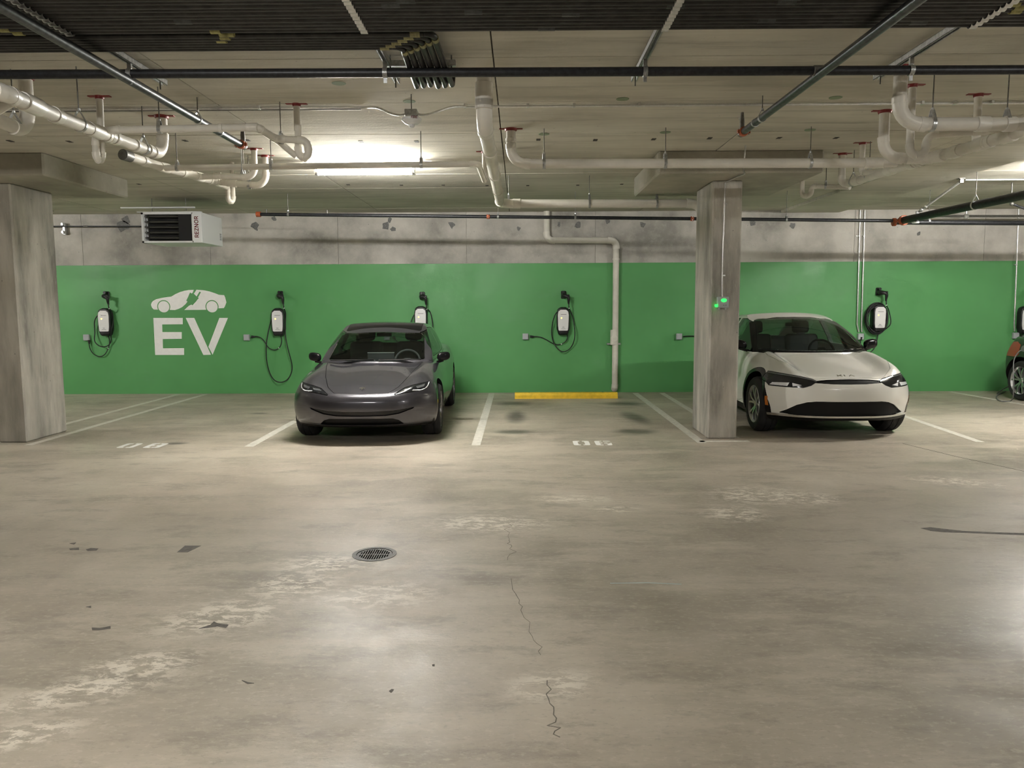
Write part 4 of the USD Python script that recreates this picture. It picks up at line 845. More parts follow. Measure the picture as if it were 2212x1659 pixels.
def manif(v, f):
    m = m3.Manifold(m3.Mesh(vert_properties=np.asarray(v, np.float32), tri_verts=np.asarray(f, np.uint32)))
    if m.num_tri() == 0 or m.volume() == 0: raise ValueError('car shell not closed: %s' % m.status())
    return m if m.volume() > 0 else manif(v, np.asarray(f)[:, ::-1])
def prism(shape, lo, hi, axis):
    """A shapely shape extruded: axis y from (x, z), axis x from (y, z), axis z from (x, y)."""
    out = m3.Manifold()
    for g1 in getattr(shape, 'geoms', [shape]):
        cs = m3.CrossSection([np.asarray(g1.exterior.coords)[:-1]]+[np.asarray(h.coords)[:-1] for h in g1.interiors], m3.FillRule.EvenOdd)
        e = cs.extrude(hi-lo)
        T = {'y': [[1, 0, 0, 0], [0, 0, 1, lo], [0, 1, 0, 0]], 'x': [[0, 0, 1, lo], [1, 0, 0, 0], [0, 1, 0, 0]], 'z': [[1, 0, 0, 0], [0, 1, 0, 0], [0, 0, 1, lo]]}[axis]
        out = out+e.transform(np.array(T, float))
    return out
def mirror(shape): return affinity.scale(shape, -1, 1, origin=(0, 0))
def both(shape): return unary_union([shape, mirror(shape)])
def rim(t, x, y, z, side, R, mat, n, tyre_r, twin=.0, w=.22, cover=False):
    """A wheel: tyre with tread grooves, rim barrel, spokes, hub. side: -1 or +1, the outer side along x."""
    xo = x; tp = [(R*1.0, -w/2+.012), (R+.02, -w/2), (tyre_r-.035, -w/2-.004), (tyre_r-.008, -w/2+.025), (tyre_r, -w/2+.05), (tyre_r, -.045), (tyre_r-.007, -.043), (tyre_r-.007, -.033), (tyre_r, -.031), (tyre_r, .031), (tyre_r-.007, .033), (tyre_r-.007, .043), (tyre_r, .045),
        (tyre_r, w/2-.05), (tyre_r-.008, w/2-.025), (tyre_r-.035, w/2+.004), (R+.02, w/2), (R*1.0, w/2-.012), (R*.93, w/2-.05), (R*.93, -w/2+.05), (R*1.0, -w/2+.012)]
    ty = lathe(tp, 48, (x, y, z), 'x')
    lip = lathe([(R*.94, .02), (R*1.01, w/2-.012), (R*.985, w/2+.0), (R*.90, w/2-.03), (R*.88, .02), (R*.94, .02)], 48, (0, 0, 0), 'x')
    ms = [lip]
    for k in range(n):
        for tw in ((-twin, twin) if twin else (0,)):
            a = 2*np.pi*k/n+.3
            def P(rr, aa, xx): return [xx, rr*np.cos(aa), rr*np.sin(aa)]
            i0, o0 = a+tw*.35, a+tw
            ww, wo = (.020, .016) if twin else (.034, .028)
            pts = []
            for rr, aa, hw, x1, x0 in ((R*.16, i0, ww, w/2-.035, w/2-.07), (R*.55, (i0+o0)/2, ww*.85, w/2-.012, w/2-.05), (R*.93, o0, wo, w/2-.012, w/2-.05)):
                for s in (-1, 1):
                    e = s*hw/rr
                    pts += [P(rr, aa+e, x0), P(rr, aa+e*.8, x1)]
            pts = np.array(pts)
            ms += [trimesh.convex.convex_hull(pts[:8]), trimesh.convex.convex_hull(pts[4:])]
    ms.append(lathe([(0, w/2-.02), (R*.15, w/2-.024), (R*.2, w/2-.04), (R*.2, w/2-.08), (0, w/2-.08)], 24, (0, 0, 0), 'x'))
    m = cat(*ms); v = m.vertices.copy()
    if side < 0: v = v*[-1, 1, 1]; m = trimesh.Trimesh(v, m.faces[:, ::-1], process=False)
    m.apply_translation([x, y, z])
    wnode = part(t, 'wheel', m, mat, smooth=30)
    part(wnode, 'tyre', ty, 'tyre', smooth=40)
    part(wnode, 'brake_disc', lathe([(0, -.01), (R*.72, -.01), (R*.72, .015), (0, .015)], 32, (x+side*.0, y, z), 'x'), 'rim_grey')
def car(name, label, pos, yaw, D):
    t = thing(name, label, 'car', pos, rz=yaw if yaw else 1e-6)
    L, W, H = D['L'], D['W']/2, D['H']
    # lower body
    V, Fc = round_box((60, 120, 34), D.get('r', (.07, .02, .16)))
    a, s0, zt = V[:, 0], (V[:, 1]+1)/2, (V[:, 2]+1)/2
    fr = D['nose_plan']*np.abs(a)**D['nose_p']+pl(zt, D['nose_prof'])
    re = L-D['tail_plan']*np.abs(a)**2.6-pl(zt, D['tail_prof'])
    s = fr+(re-fr)*s0
    x = a*W*pl(s, D['plan'])*pl(zt, D['side'])
    top = pl(s, D['top'])-pl(s, D['crown'])*a**2+pl(s, D['fender'])*np.exp(-((np.abs(a)-D['fender_x'])/D['fender_w'])**2)
    bot = pl(s, D['bottom']); lower = manif(np.stack([x, s, bot+(top-bot)*zt], 1), Fc)
    # greenhouse and the hollow cabin below it
    def cabin(ins):
        V, Fc = round_box((44, 90, 30), (.12, .03, .10)); a, s0, zt = V[:, 0], (V[:, 1]+1)/2, (V[:, 2]+1)/2
        zb = D['cab_z0']-(.42 if ins else 0.); f0 = pl(s0, [(0, 0), (1, 1)])
        gz = pl(s0*D['cab_L']+D['cab_s0'], D['roof'])-ins; zz_ = zb+(gz-zb)*zt
        sf = pl(np.maximum(zz_, D['cab_z0'] if not ins else D['cab_z0']-.05), D['screen'])+ins*1.15+D['screen_plan']*np.abs(a)**2.2
        sr = pl(zz_, D['rear'])-ins*1.3-D['rear_plan']*np.abs(a)**2.2
        if ins: sr = np.where(zz_ < D['cab_z0'], np.minimum(sr, D.get('cav_rear', 3.75)), sr)
        s = sf+(sr-sf)*s0
        gz = pl(s, D['roof'])-ins; zz_ = zb+(gz-D['roof_crown']*a**2-zb)*zt
        hw = pl(zz_, D['cab_w'])*pl((s-D['cab_s0'])/D['cab_L'], D['cab_plan'])-ins
        return manif(np.stack([a*hw, s, zz_], 1), Fc)
    outer = lower+cabin(0.0)
    for sx in (-1, 1):
        for ys in D['axles']:
            outer = outer-m3.Manifold.cylinder(.42, D['arch_r'], D['arch_r'], 64).rotate([0, 90, 0]).translate([(W-.30) if sx > 0 else -(W+.12), ys, D['tyre_r']+.015])
    outer = outer-prism(sbox(-W+.25, .5, W-.25, L-.5), -.1, D['floor_z'], 'z')
    shell = outer-cabin(.055)
    for spec in D['panels']:
        nm, pr, mat, gap, inset, lab, sub = spec
        piece = shell ^ pr(0.0)
        shell = shell-(pr(gap) if gap else pr(0.0))
        if piece.num_tri() == 0: continue
        if inset is not None: piece = piece.translate(list(inset))
        for pc in piece.decompose():
            if pc.volume() < D.get('min_v', 2e-6): continue
            rest = pc
            node = None; subs = []
            for sn, sp, sm, sl in sub:
                q = rest ^ sp
                if q.num_tri(): rest = rest-sp; subs.append((sn, q, sm, sl))
            node = part(t, nm, rest, mat, lab, smooth=28)
            for sn, q, sm, sl in subs:
                for q1 in q.decompose(): part(node, sn, q1, sm, sl, smooth=28)
    pcs = sorted(shell.decompose(), key=lambda q: -q.volume())
    part(t, 'body', m3.Manifold.compose([q for q in pcs if q.volume() > 1e-5]), D['paint'], smooth=28)
    for ys in D['axles']:
        for sx in (-1, 1): rim(t, sx*(W-D['tyre_w']/2-.012), ys, D['tyre_r'], sx, *D['rim'], tyre_r=D['tyre_r'], twin=D['twin'], w=D['tyre_w'])
    for nm, m, mat, lab, sm in D['extra']: part(t, nm, m, mat, lab, smooth=sm)
    return t
def door_mirror(side, x, y, z, sc=1.0):
    m = ico((0, 0, 0), 1, 3); v = m.vertices; v = np.sign(v)*np.abs(v)**.72
    v = v*[.115*sc, .075*sc, .078*sc]; v[:, 1] += np.abs(v[:, 0])*.0; v[:, 2] += side*v[:, 0]*.10; v[:, 1] += .25*side*v[:, 0]
    m.vertices = v+[x+side*.10, y, z+.03]
    st = trimesh.convex.convex_hull(np.array([[x+side*q, y+dy, z+dz] for q, dy, dz in ((-.06, -.03, -.05), (-.06, .05, -.05), (-.06, -.02, -.085), (-.06, .04, -.085), (.10, -.03, -.01), (.10, .04, -.01), (.10, -.02, -.045), (.10, .03, -.045))]))
    return cat(m, st)
def seat(x, y, z, w=.50, h=.62):
    def rb(x0, x1, y0, y1, z0, z1, r): 
        m = m3.Manifold.hull_points(np.array([[a, b, c] for a in (x0, x1) for b in (y0, y1) for c in (z0, z1)])) if False else None
        return m3.Manifold.batch_hull([m3.Manifold.sphere(r, 16).translate([a, b, c]) for a in (x0+r, x1-r) for b in (y0+r, y1-r) for c in (z0+r, z1-r)])
    def tilt(m): return m.rotate([-16, 0, 0]).translate([x, y+.48, z+.14])
    back = tilt(rb(-w/2, w/2, -.06, .08, 0, h, .055)); head = tilt(rb(-.13, .13, -.05, .06, h+.02, h+.21, .05)); pole = tilt(m3.Manifold.cube([.12, .02, .1], True).translate([0, 0, h+.02]))
    return cat(rb(x-w/2, x+w/2, y, y+.52, z, z+.15, .06), back, head, pole)
def wheel_ring(x, y, z, R=.185, tilt=62):
    an = np.linspace(0, 2*np.pi, 41); c, s_ = math.cos(math.radians(tilt)), math.sin(math.radians(tilt))
    p = np.stack([x+R*np.cos(an), y+R*np.sin(an)*c, z+R*np.sin(an)*s_], 1)
    return cat(tube(p, .015, 10, cap=False), box(x-R*.95, x+R*.95, y-.012, y+.012, z-.03, z+.02, .01), box(x-.06, x+.06, y-.02, y+.03, z-.06, z+.05, .02), cyl([x, y, z], [x, y-.3, z-.14], .03, 10))
def wiper(x0, x1, y0, z0, y1, z1): return cat(cyl([x0, y0, z0], [x1, y1, z1], .008, 6), box(min(x0, x1), max(x0, x1), y1-.012, y1+.012, z1-.008, z1+.008))

# --- the grey saloon.  Local frame: x to the viewer's right, y from the nose backwards, z up.
TP, TYAW = (-1.925, 9.22, 0), math.radians(1.5)
def to_local(P, pos, yaw):
    d = np.asarray(P)-np.asarray(pos); c, s = math.cos(yaw), math.sin(yaw)
    return np.array([c*d[0]+s*d[1], -s*d[0]+c*d[1], d[2]])
def TL(zx, zy, s):        # photo crop pixel at depth s behind the nose -> local (x, z)
    q = to_local(at(600+zx/5.1833, 660+zy/5.1833, TP[1]+s), TP, TYAW); return (q[0], q[2])
def side_panels(front_y, pillar, rear_y, z0, zw, zt, arch):
    pass
def saloon():
    D = dict(L=4.72, W=1.85, H=1.44, axles=(.84, 3.715), tyre_r=.335, tyre_w=.235, arch_r=.385, paint='car_grey', floor_z=.19, rim=(.235, 'rim_grey', 5), twin=.24,
        nose_plan=.40, nose_p=3.3, tail_plan=.35, tail_prof=[(0, .12), (.3, .02), (.6, 0), (.9, .06), (1, .09)],
        nose_prof=[(0, .09), (.12, .045), (.35, .02), (.6, .0), (.8, .005), (.93, .03), (1, .06)],
        plan=[(0, .93), (.35, .97), (.85, 1.0), (2.2, .985), (3.7, 1.0), (4.3, .96), (4.72, .90)],
        side=[(0, .93), (.15, .975), (.42, 1.0), (.72, .985), (.88, .945), (1, .90)],
        top=[(0, .595), (.10, .628), (.3, .70), (.6, .785), (1.0, .872), (1.35, .935), (1.7, .95), (3.6, .985), (4.2, 1.03), (4.72, 1.02)],
        crown=[(0, .01), (.5, .03), (1.2, .055), (2, .02), (4, .03), (4.72, .05)],
        fender=[(0, .0), (.25, .035), (.6, .062), (1.0, .05), (1.5, .015), (2.2, .0), (3.2, .0), (3.8, .03), (4.72, .01)], fender_x=.80, fender_w=.17,
        bottom=[(0, .215), (.4, .19), (1.2, .17), (3.6, .18), (4.4, .24), (4.72, .30)],
        cab_z0=.86, cab_s0=1.18, cab_L=3.0, roof=[(1.0, 1.41), (2.0, 1.415), (2.5, 1.44), (3.0, 1.425), (3.5, 1.35), (4.0, 1.20), (4.4, 1.03)],
        screen=[(.80, 1.16), (.92, 1.20), (1.1, 1.50), (1.28, 1.84), (1.38, 2.12), (1.44, 2.5)], screen_plan=.16,
        rear=[(.80, 4.35), (.95, 4.32), (1.10, 4.1), (1.28, 3.62), (1.40, 3.1), (1.45, 2.8)], rear_plan=.12,
        cab_w=[(.4, .80), (.86, .815), (1.0, .775), (1.2, .685), (1.36, .605), (1.44, .56)], cab_plan=[(0, .93), (.25, .99), (.5, 1.0), (.75, .97), (1, .84)], roof_crown=.03)
    hl = Polygon([TL(1318, 990, .16), TL(1360, 962, .18), TL(1420, 925, .24), TL(1520, 890, .32), TL(1620, 866, .42), TL(1700, 850, .52), TL(1696, 880, .48), TL(1672, 912, .42), TL(1620, 938, .34), TL(1540, 948, .28), TL(1440, 966, .22)]).buffer(.004)
    drl = LineString([TL(1700, 852, .52), TL(1688, 890, .48), TL(1660, 920, .42), TL(1610, 938, .35), TL(1520, 942, .28)]).buffer(.0075)
    inner = unary_union([Polygon([TL(1400, 945, .22), TL(1430, 925, .25), TL(1520, 905, .32), TL(1500, 928, .3)]), Polygon([TL(1555, 895, .35), TL(1655, 868, .45), TL(1645, 895, .42), TL(1570, 918, .34)])])
    slit = Polygon([(-.64, .452), (-.40, .424), (-.2, .414), (0, .411), (.2, .414), (.40, .424), (.64, .452), (.62, .432), (.46, .378), (.30, .356), (0, .349), (-.30, .356), (-.46, .378), (-.62, .432)])
    low = Polygon([(-.50, .252), (-.45, .295), (-.38, .318), (.38, .318), (.45, .295), (.50, .252), (.42, .246), (-.42, .246)]).buffer(.006)
    vent = Polygon([(.80, .56), (.84, .575), (.85, .49), (.815, .515)])
    hood_xy = Polygon([(-.33, .115), (0, .085), (.33, .115), (.43, .26), (.52, .55), (.60, .95), (.64, 1.24), (.40, 1.20), (0, 1.17), (-.40, 1.20), (-.64, 1.24), (-.60, .95), (-.52, .55), (-.43, .26)])
    ws = Polygon([(-.655, .955), (-.30, .938), (0, .935), (.30, .938), (.655, .955), (.60, 1.25), (.555, 1.285), (0, 1.305), (-.555, 1.285), (-.60, 1.25)]).buffer(-.01).buffer(.01)
    wsband = sbox(-1, 1.31, 1, 1.5)
    swf = Polygon([(1.55, .985), (2.58, .995), (2.56, 1.35), (2.30, 1.352), (2.02, 1.29), (1.75, 1.14)]).buffer(-.012).buffer(.012)
    swr = Polygon([(2.64, .995), (3.55, 1.02), (3.72, 1.06), (3.40, 1.22), (3.0, 1.33), (2.64, 1.352)]).buffer(-.012).buffer(.012)
    dof = Polygon([(1.34, .30), (1.30, .60), (1.36, .93), (2.60, .955), (2.62, .26), (1.6, .25)]); dor = Polygon([(2.62, .26), (2.60, .955), (3.5, .975), (3.44, .75), (3.22, .5), (3.2, .27)])
    roofxy = sbox(-.54, 2.06, .54, 3.5).buffer(-.05).buffer(.05)
    rw = sbox(-.5, 1.04, .5, 1.32)
    pan = []
    def P(nm, shape, lo, hi, ax, mat, gap=0.0, inset=None, lab=None, sub=()):
        pan.append((nm, lambda g, sh=shape, lo=lo, hi=hi, ax=ax: prism(sh.buffer(g, join_style='mitre') if g else sh, lo, hi, ax), mat, gap, inset, lab, sub))
    P('windshield', ws, .9, 2.2, 'y', 'glass_clear', .004, None, 'wide windshield', [])
    P('roof_glass', roofxy, 1.25, 1.6, 'z', 'gloss_black', .004, None, 'dark glass roof')
    P('rear_window', rw, 3.0, 4.4, 'y', 'glass_tint', .004)
    for sx in (-1, 1):
        x0, x1 = (.3, 1.1) if sx > 0 else (-1.1, -.3)
        P('side_window', swf, x0, x1, 'x', 'glass_tint', .008); P('side_window', swr, x0, x1, 'x', 'glass_tint', .008)
    P('headlight', both(hl), -.1, .62, 'y', 'lamp_lens', .005, None, None, [('daytime_strip', prism(both(drl), -.1, .7, 'y'), 'lamp_bright', 'white daytime light strip'), ('reflector', prism(both(inner), -.1, .7, 'y'), 'lamp_grey', 'grey reflector')])
    P('bumper_slit', slit, -.1, .30, 'y', 'gloss_black', .0, (0, .018, 0), 'black slit in the bumper')
    P('lower_intake', low, -.1, .35, 'y', 'satin_black', .0, (0, .05, 0), 'black lower intake')
    P('splitter', sbox(-.95, .10, .95, .232), -.1, .45, 'y', 'satin_black', .0, (0, 0.004, 0), 'black lip under the bumper')
    P('hood', hood_xy, .42, 1.02, 'z', 'car_grey', .006)
    for sx in (-1, 1):
        x0, x1 = (.6, 1.1) if sx > 0 else (-1.1, -.6)
        P('door', dof, x0, x1, 'x', 'car_grey', .004); P('door', dor, x0, x1, 'x', 'car_grey', .004)
    P('underbody', sbox(-.86, .40, .86, 4.4), -.1, .275, 'z', 'satin_black', 0., None, 'black underbody')
    P('tail_light', both(Polygon([(.45, .86), (.9, .83), (.9, .97), (.5, .96)])), 4.2, 4.9, 'y', 'tail_red', .004)
    D['panels'] = pan
    ex = []
    for sx in (-1, 1): ex.append(('door_mirror', door_mirror(sx, sx*.80, 1.60, .945, .78), 'gloss_black', 'black door mirror', 40))
    ex += [('dashboard', cat(box(-.68, .68, 1.36, 1.72, .66, .93, .06)), 'seat_dark', None, 35), ('steering_wheel', wheel_ring(.36, 1.86, .885, .18), 'cloth_grey', None, 40),
        ('centre_screen', cat(box(-.19, .19, 1.74, 1.76, .85, 1.015, .008)), 'screen_grey', 'wide centre screen', False)]
    ex.append(('screen_edge', box(-.19, .19, 1.735, 1.762, 1.015, 1.024), 'paint_white', 'pale top edge of the screen', False))
    for x in (-.36, .36): ex.append(('seat', seat(x, 2.05, .42, .5, .60), 'seat_dark', 'dark front seat', 40))
    ex.append(('rear_seat', cat(box(-.62, .62, 3.05, 3.5, .42, .58, .06), box(-.62, .62, 3.42, 3.56, .55, 1.08, .05)), 'seat_dark', None, 35))
    ex.append(('rear_view_mirror', cat(box(-.11, .11, 2.10, 2.125, 1.235, 1.29, .01), cyl([0, 2.1, 1.27], [0, 2.12, 1.345], .012, 8)), 'satin_black', None, False))
    ex.append(('wiper', wiper(.05, .62, 1.20, .952, 1.235, .958), 'satin_black', None, 30)); ex.append(('wiper', wiper(-.60, -.02, 1.20, .952, 1.22, .955), 'satin_black', None, 30))
    tl = unary_union([Polygon([(-.036, .03), (0, .034), (.036, .03), (.034, .022), (.012, .024), (.0, -.032), (-.012, .024), (-.034, .022)]), LineString([(-.035, .038), (0, .042), (.035, .038)]).buffer(.003)])
    em = poly_mesh(tl, .004); v = em.vertices; e0 = np.array([0, .17, .668]); em.vertices = np.stack([v[:, 0], e0[1]+v[:, 1]*.92, e0[2]-.0005+v[:, 1]*.40+v[:, 2]], 1)
    ex.append(('emblem', em, 'chrome', 'small chrome T-shaped emblem on the hood', False))
    D['extra'] = ex
    return D
car('car', 'dark grey saloon parked nose out in front of the green wall', TP, TYAW, saloon())

# --- the white crossover
EP = (4.045, 9.42, 0)
def EL(zx, zy, s):
    q = at(1560+zx/5.0273, 640+zy/5.0273, EP[1]+s)-np.array(EP); return (q[0], q[2])
def crossover(paint='car_white', mirror_mat='gloss_black'):
    D = dict(L=4.69, W=1.89, H=1.55, axles=(.845, 3.745), tyre_r=.362, tyre_w=.24, arch_r=.42, paint=paint, floor_z=.22, rim=(.25, 'rim_silver', 5), twin=.30,
        nose_plan=.42, nose_p=2.8, tail_plan=.30, tail_prof=[(0, .14), (.3, .02), (.6, 0), (.9, .08), (1, .12)],
        nose_prof=[(0, .10), (.08, .05), (.3, .025), (.55, .0), (.8, .01), (.92, .035), (1, .075)],
        plan=[(0, .95), (.35, .98), (.85, 1.0), (2.2, .975), (3.7, 1.0), (4.3, .965), (4.69, .92)],
        side=[(0, .95), (.15, .985), (.42, 1.0), (.72, .985), (.88, .95), (1, .90)],
        top=[(0, .725), (.08, .765), (.3, .835), (.6, .905), (1.0, .985), (1.35, 1.045), (1.7, 1.06), (3.6, 1.07), (4.2, 1.08), (4.69, 1.05)],
        crown=[(0, .012), (.2, .07), (.5, .14), (.9, .15), (1.3, .09), (2, .03), (4, .03), (4.69, .05)],
        fender=[(0, .0), (.2, .075), (.5, .15), (.9, .145), (1.4, .04), (2.2, .0), (3.2, .0), (3.8, .04), (4.69, .01)], fender_x=.80, fender_w=.17,
        bottom=[(0, .245), (.4, .215), (1.2, .19), (3.6, .20), (4.4, .26), (4.69, .33)],
        cab_z0=.96, cab_s0=1.15, cab_L=3.2, roof=[(1.0, 1.53), (2.0, 1.535), (2.5, 1.555), (3.0, 1.54), (3.5, 1.47), (4.0, 1.33), (4.5, 1.10)],
        screen=[(.85, 1.10), (1.0, 1.14), (1.2, 1.42), (1.38, 1.76), (1.48, 2.04), (1.55, 2.5)], screen_plan=.20,
        rear=[(.85, 4.55), (1.05, 4.50), (1.2, 4.25), (1.38, 3.75), (1.5, 3.25), (1.56, 2.9)], rear_plan=.12,
        cab_w=[(.5, .82), (.96, .845), (1.1, .80), (1.3, .71), (1.46, .615), (1.555, .55)], cab_plan=[(0, .94), (.25, .99), (.5, 1.0), (.75, .97), (1, .85)], roof_crown=.035)
    HL = Polygon([EL(1722, 925, .08), EL(1752, 905, .09), EL(1850, 870, .16), EL(1940, 836, .30), EL(1985, 818, .42), EL(2012, 850, .42), EL(2028, 905, .40), EL(2026, 958, .36), EL(1950, 975, .22), EL(1830, 985, .14), EL(1770, 962, .1)]).buffer(.003)
    hb = HL.bounds
    led = LineString([EL(1722, 925, .08), EL(1752, 907, .09), EL(1850, 874, .16), EL(1940, 842, .30), EL(1985, 826, .42)]).buffer(.0065)
    low_led = unary_union([Polygon([EL(1840, 962, .14), EL(1905, 935, .2), EL(1900, 972, .2)]), Polygon([EL(1920, 930, .22), EL(2000, 925, .36), EL(2015, 950, .38), EL(1930, 968, .24)])])
    gr = Polygon([(-.43, .735), (-.25, .752), (0, .758), (.25, .752), (.43, .735), (.40, .712), (.2, .700), (0, .698), (-.2, .700), (-.40, .712)])
    lowg = Polygon([(-.76, .325), (-.70, .36), (-.60, .43), (-.50, .468), (-.40, .482), (.40, .482), (.50, .468), (.60, .43), (.70, .36), (.76, .325), (.60, .31), (-.60, .31)]).buffer(.006)
    hood_xy = Polygon([(-.42, .13), (0, .095), (.42, .13), (.60, .30), (.69, .6), (.72, .95), (.70, 1.16), (.4, 1.10), (0, 1.08), (-.4, 1.10), (-.70, 1.16), (-.72, .95), (-.69, .6), (-.60, .30)])
    ws = Polygon([(-.735, 1.065), (-.30, 1.045), (0, 1.042), (.30, 1.045), (.735, 1.065), (.565, 1.44), (.50, 1.462), (0, 1.472), (-.50, 1.462), (-.565, 1.44)]).buffer(-.01).buffer(.01)
    frame_ws = Polygon([(-.835, 1.02), (.835, 1.02), (.835, 1.065), (.635, 1.46), (.50, 1.485), (0, 1.493), (-.50, 1.485), (-.635, 1.46), (-.835, 1.065)])
    swf = Polygon([(1.50, 1.085), (2.58, 1.10), (2.56, 1.46), (2.30, 1.462), (1.98, 1.39), (1.70, 1.25)]).buffer(-.012).buffer(.012)
    swr = Polygon([(2.64, 1.10), (3.6, 1.13), (3.85, 1.18), (3.5, 1.33), (3.05, 1.44), (2.64, 1.462)]).buffer(-.012).buffer(.012)
    dof = Polygon([(1.40, .36), (1.36, .65), (1.40, 1.03), (2.60, 1.055), (2.62, .34), (1.6, .33)]); dor = Polygon([(2.62, .34), (2.60, 1.055), (3.5, 1.075), (3.42, .8), (3.20, .55), (3.18, .34)])
    pan = []
    def P(nm, shape, lo, hi, ax, mat, gap=0.0, inset=None, lab=None, sub=()):
        pan.append((nm, lambda g, sh=shape, lo=lo, hi=hi, ax=ax: prism(sh.buffer(g, join_style='mitre') if g else sh, lo, hi, ax), mat, gap, inset, lab, sub))
    P('windshield', ws, .9, 2.2, 'y', 'glass_clear', .004)
    P('windshield_frame', frame_ws.difference(ws.buffer(.003)), 1.135, 2.1, 'y', 'gloss_black', .0, None, 'black windshield surround')
    P('rear_window', sbox(-.52, 1.14, .52, 1.42), 3.2, 4.6, 'y', 'glass_tint', .004)
    for sx in (-1, 1):
        x0, x1 = (.3, 1.1) if sx > 0 else (-1.1, -.3)
        P('side_window', swf, x0, x1, 'x', 'glass_tint', .010); P('side_window', swr, x0, x1, 'x', 'glass_tint', .010)
    P('headlight', both(HL), -.1, .62, 'y', 'lamp_lens', .005, None, None, [('daytime_strip', prism(both(led), -.1, .7, 'y'), 'lamp_grey', 'slim light strip'), ('reflector', prism(both(low_led), -.1, .7, 'y'), 'lamp_bright', 'bright reflector')])
    P('grille', gr, -.1, .25, 'y', 'satin_black', .0, (0, .012, 0), 'slim black upper grille')
    P('lower_grille', lowg, -.1, .40, 'y', 'satin_black', .0, (0, .035, 0), 'wide black lower grille')
    P('chrome_strip', sbox(-.95, .279, .95, .311), -.1, .50, 'y', 'chrome', .0, (0, -.014, 0), 'bright strip under the lower grille')
    P('splitter', sbox(-.95, .10, .95, .278), -.1, .50, 'y', 'satin_black', .0, (0, .004, 0), 'black lip under the bumper')
    P('hood', hood_xy, .55, 1.12, 'z', paint, .005)
    for sx in (-1, 1):
        x0, x1 = (.6, 1.1) if sx > 0 else (-1.1, -.6)
        P('side_marker', sbox(.386, .40, .425, .52), x0, x1, 'x', 'amber', .002, None, 'amber side marker')
        for ya in (.845, 3.745):
            ring_ = Point(ya, .377).buffer(.475, 48).difference(Point(ya, .377).buffer(.40, 48)).intersection(sbox(0, .26, 5, 2))
            P('arch_trim', ring_, x0, x1, 'x', 'gloss_black', .0, (sx*.004, 0, 0), 'black wheel-arch trim')
        P('sill', sbox(1.2, .1, 3.4, .31), x0, x1, 'x', 'satin_black', 0., None, 'black sill')
        P('door', dof, x0, x1, 'x', paint, .004); P('door', dor, x0, x1, 'x', paint, .004)
    P('underbody', sbox(-.88, .40, .88, 4.3), -.1, .31, 'z', 'satin_black', 0., None, 'black underbody')
    P('tail_light', both(Polygon([(.3, .82), (.95, .78), (.95, .92), (.4, .93)])), 4.0, 4.9, 'y', 'tail_red', .004)
    D['panels'] = pan
    ex = []
    for sx in (-1, 1): ex.append(('door_mirror', door_mirror(sx, sx*.83, 1.60, 1.085, .88), mirror_mat, 'black door mirror', 40))
    ex += [('dashboard', cat(box(-.70, .70, 1.36, 1.74, .74, 1.02, .06)), 'seat_dark', None, 35), ('steering_wheel', wheel_ring(.36, 1.90, 1.0, .18), 'satin_black', None, 40)]
    for x in (-.36, .36): ex.append(('seat', seat(x, 2.1, .48, .5, .62), 'seat_dark', 'dark front seat', 40))
    ex.append(('rear_seat', cat(box(-.62, .62, 3.1, 3.55, .48, .64, .06), box(-.62, .62, 3.47, 3.61, .6, 1.15, .05)), 'seat_dark', None, 35))
    ex.append(('rear_view_mirror', cat(box(-.11, .11, 2.10, 2.125, 1.355, 1.41, .01), cyl([0, 2.1, 1.39], [0, 2.12, 1.46], .012, 8)), 'satin_black', None, False))
    return D, ex
D, ex = crossover()
ls = []
for k, (px_, pts) in enumerate(((-.105, [((0, 0), (0, 1)), ((0, .35), (.62, 1)), ((.22, .56), (.62, 0))]), (-.02, [((0, 0), (0, 1))]), (.035, [((0, 0), (.36, 1)), ((.36, 1), (.72, 0))]))):
    for (u0, v0), (u1, v1) in pts: ls.append(LineString([(px_+u0*.08, v0), (px_+u1*.08, v1)]))
lm = unary_union([l.buffer(.0048) for l in [affinity.scale(q, 1, .034, origin=(0, 0)) for q in ls]])
for gl in getattr(lm, 'geoms', [lm]):
    em = poly_mesh(gl, .003); v = em.vertices; em.vertices = np.stack([v[:, 0], .150+v[:, 1]*.93, .7895+v[:, 1]*.36+v[:, 2]], 1)
    ex.append(('emblem_letter', em, 'chrome', 'small chrome lettering on the hood edge', False))
D['extra'] = ex
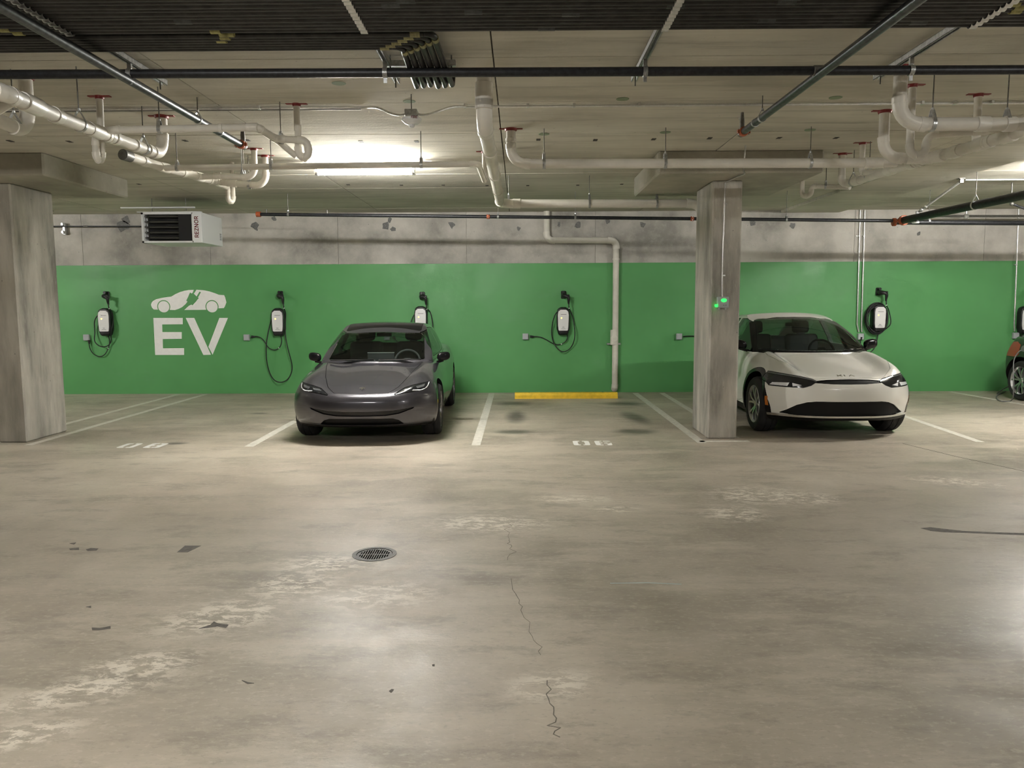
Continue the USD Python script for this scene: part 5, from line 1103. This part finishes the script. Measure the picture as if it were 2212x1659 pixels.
car('car', 'white crossover parked nose out behind the right column', EP, 0.0, D)

# --- the dark car at the right edge: only its rear quarter reaches the picture
D, ex = crossover('car_dark')
D['L'] = 4.45; D['rim'] = (.245, 'rim_silver', 5); D['axles'] = (.845, 3.60); D['tyre_r'] = .345; D['arch_r'] = .40
D['tail_plan'] = .42; D['cav_rear'] = 3.4
D['rear'] = [(.85, 4.12), (1.05, 4.05), (1.2, 3.85), (1.38, 3.5), (1.5, 3.2), (1.56, 2.9)]; D['cab_w'] = [(z, w*.95) for z, w in D['cab_w']]; D['cab_L'] = 2.9
pan = []
for sp in D['panels']:
    if sp[0] == 'arch_trim': continue
    if sp[0] == 'tail_light':
        sh_ = Polygon([(3.66, .80), (3.72, .75), (4.5, .76), (4.5, .98), (3.80, 1.01), (3.68, .96)]).buffer(.0)
        pan.append(('tail_light', lambda g, sh=sh_: prism(sh.buffer(g) if g else sh, -1.1, -.5, 'x')+prism(sh.buffer(g) if g else sh, .5, 1.1, 'x'), 'tail_red', .004, None, 'red tail light', ())); continue
    pan.append(sp)
D['panels'] = pan
D['extra'] = ex+[('charge_port', cat(lathe([(0, -.004), (.075, -.004), (.085, .004), (.0, .012)], 24, (-.920, 3.555, .87), 'x')), 'cloth_grey', 'open charge port', 40)]
BP = (9.56, 9.78, 0)
car('car', 'dark car at the right picture edge, its rear wheel and red tail light showing', BP, 0.0, D)
cp = np.array([BP[0]-.95, BP[1]+3.555, .87])
cpts = [at(2240, 740, WY-.05), at(2228, 800, WY-.06), [cp[0]+.5, 14.6, .05], [cp[0]+.2, 14.25, .012], atz(2172, 846, .012), atz(2158, 852, .012), atz(2153, 860, .012), atz(2166, 867, .012), atz(2182, 866, .012), at(2189, 850, 13.0), at(2189, 800, 13.05), at(2191, 776, 13.15), cp+[-.08, -.05, -.02], cp+[-.01, 0, 0]]
single('charging_cable', tube(spline(np.array(cpts), 90), .0095, 8), 'cloth_grey', 'charging cable hanging from the dark car\'s port to the floor at the right edge', 'cable')
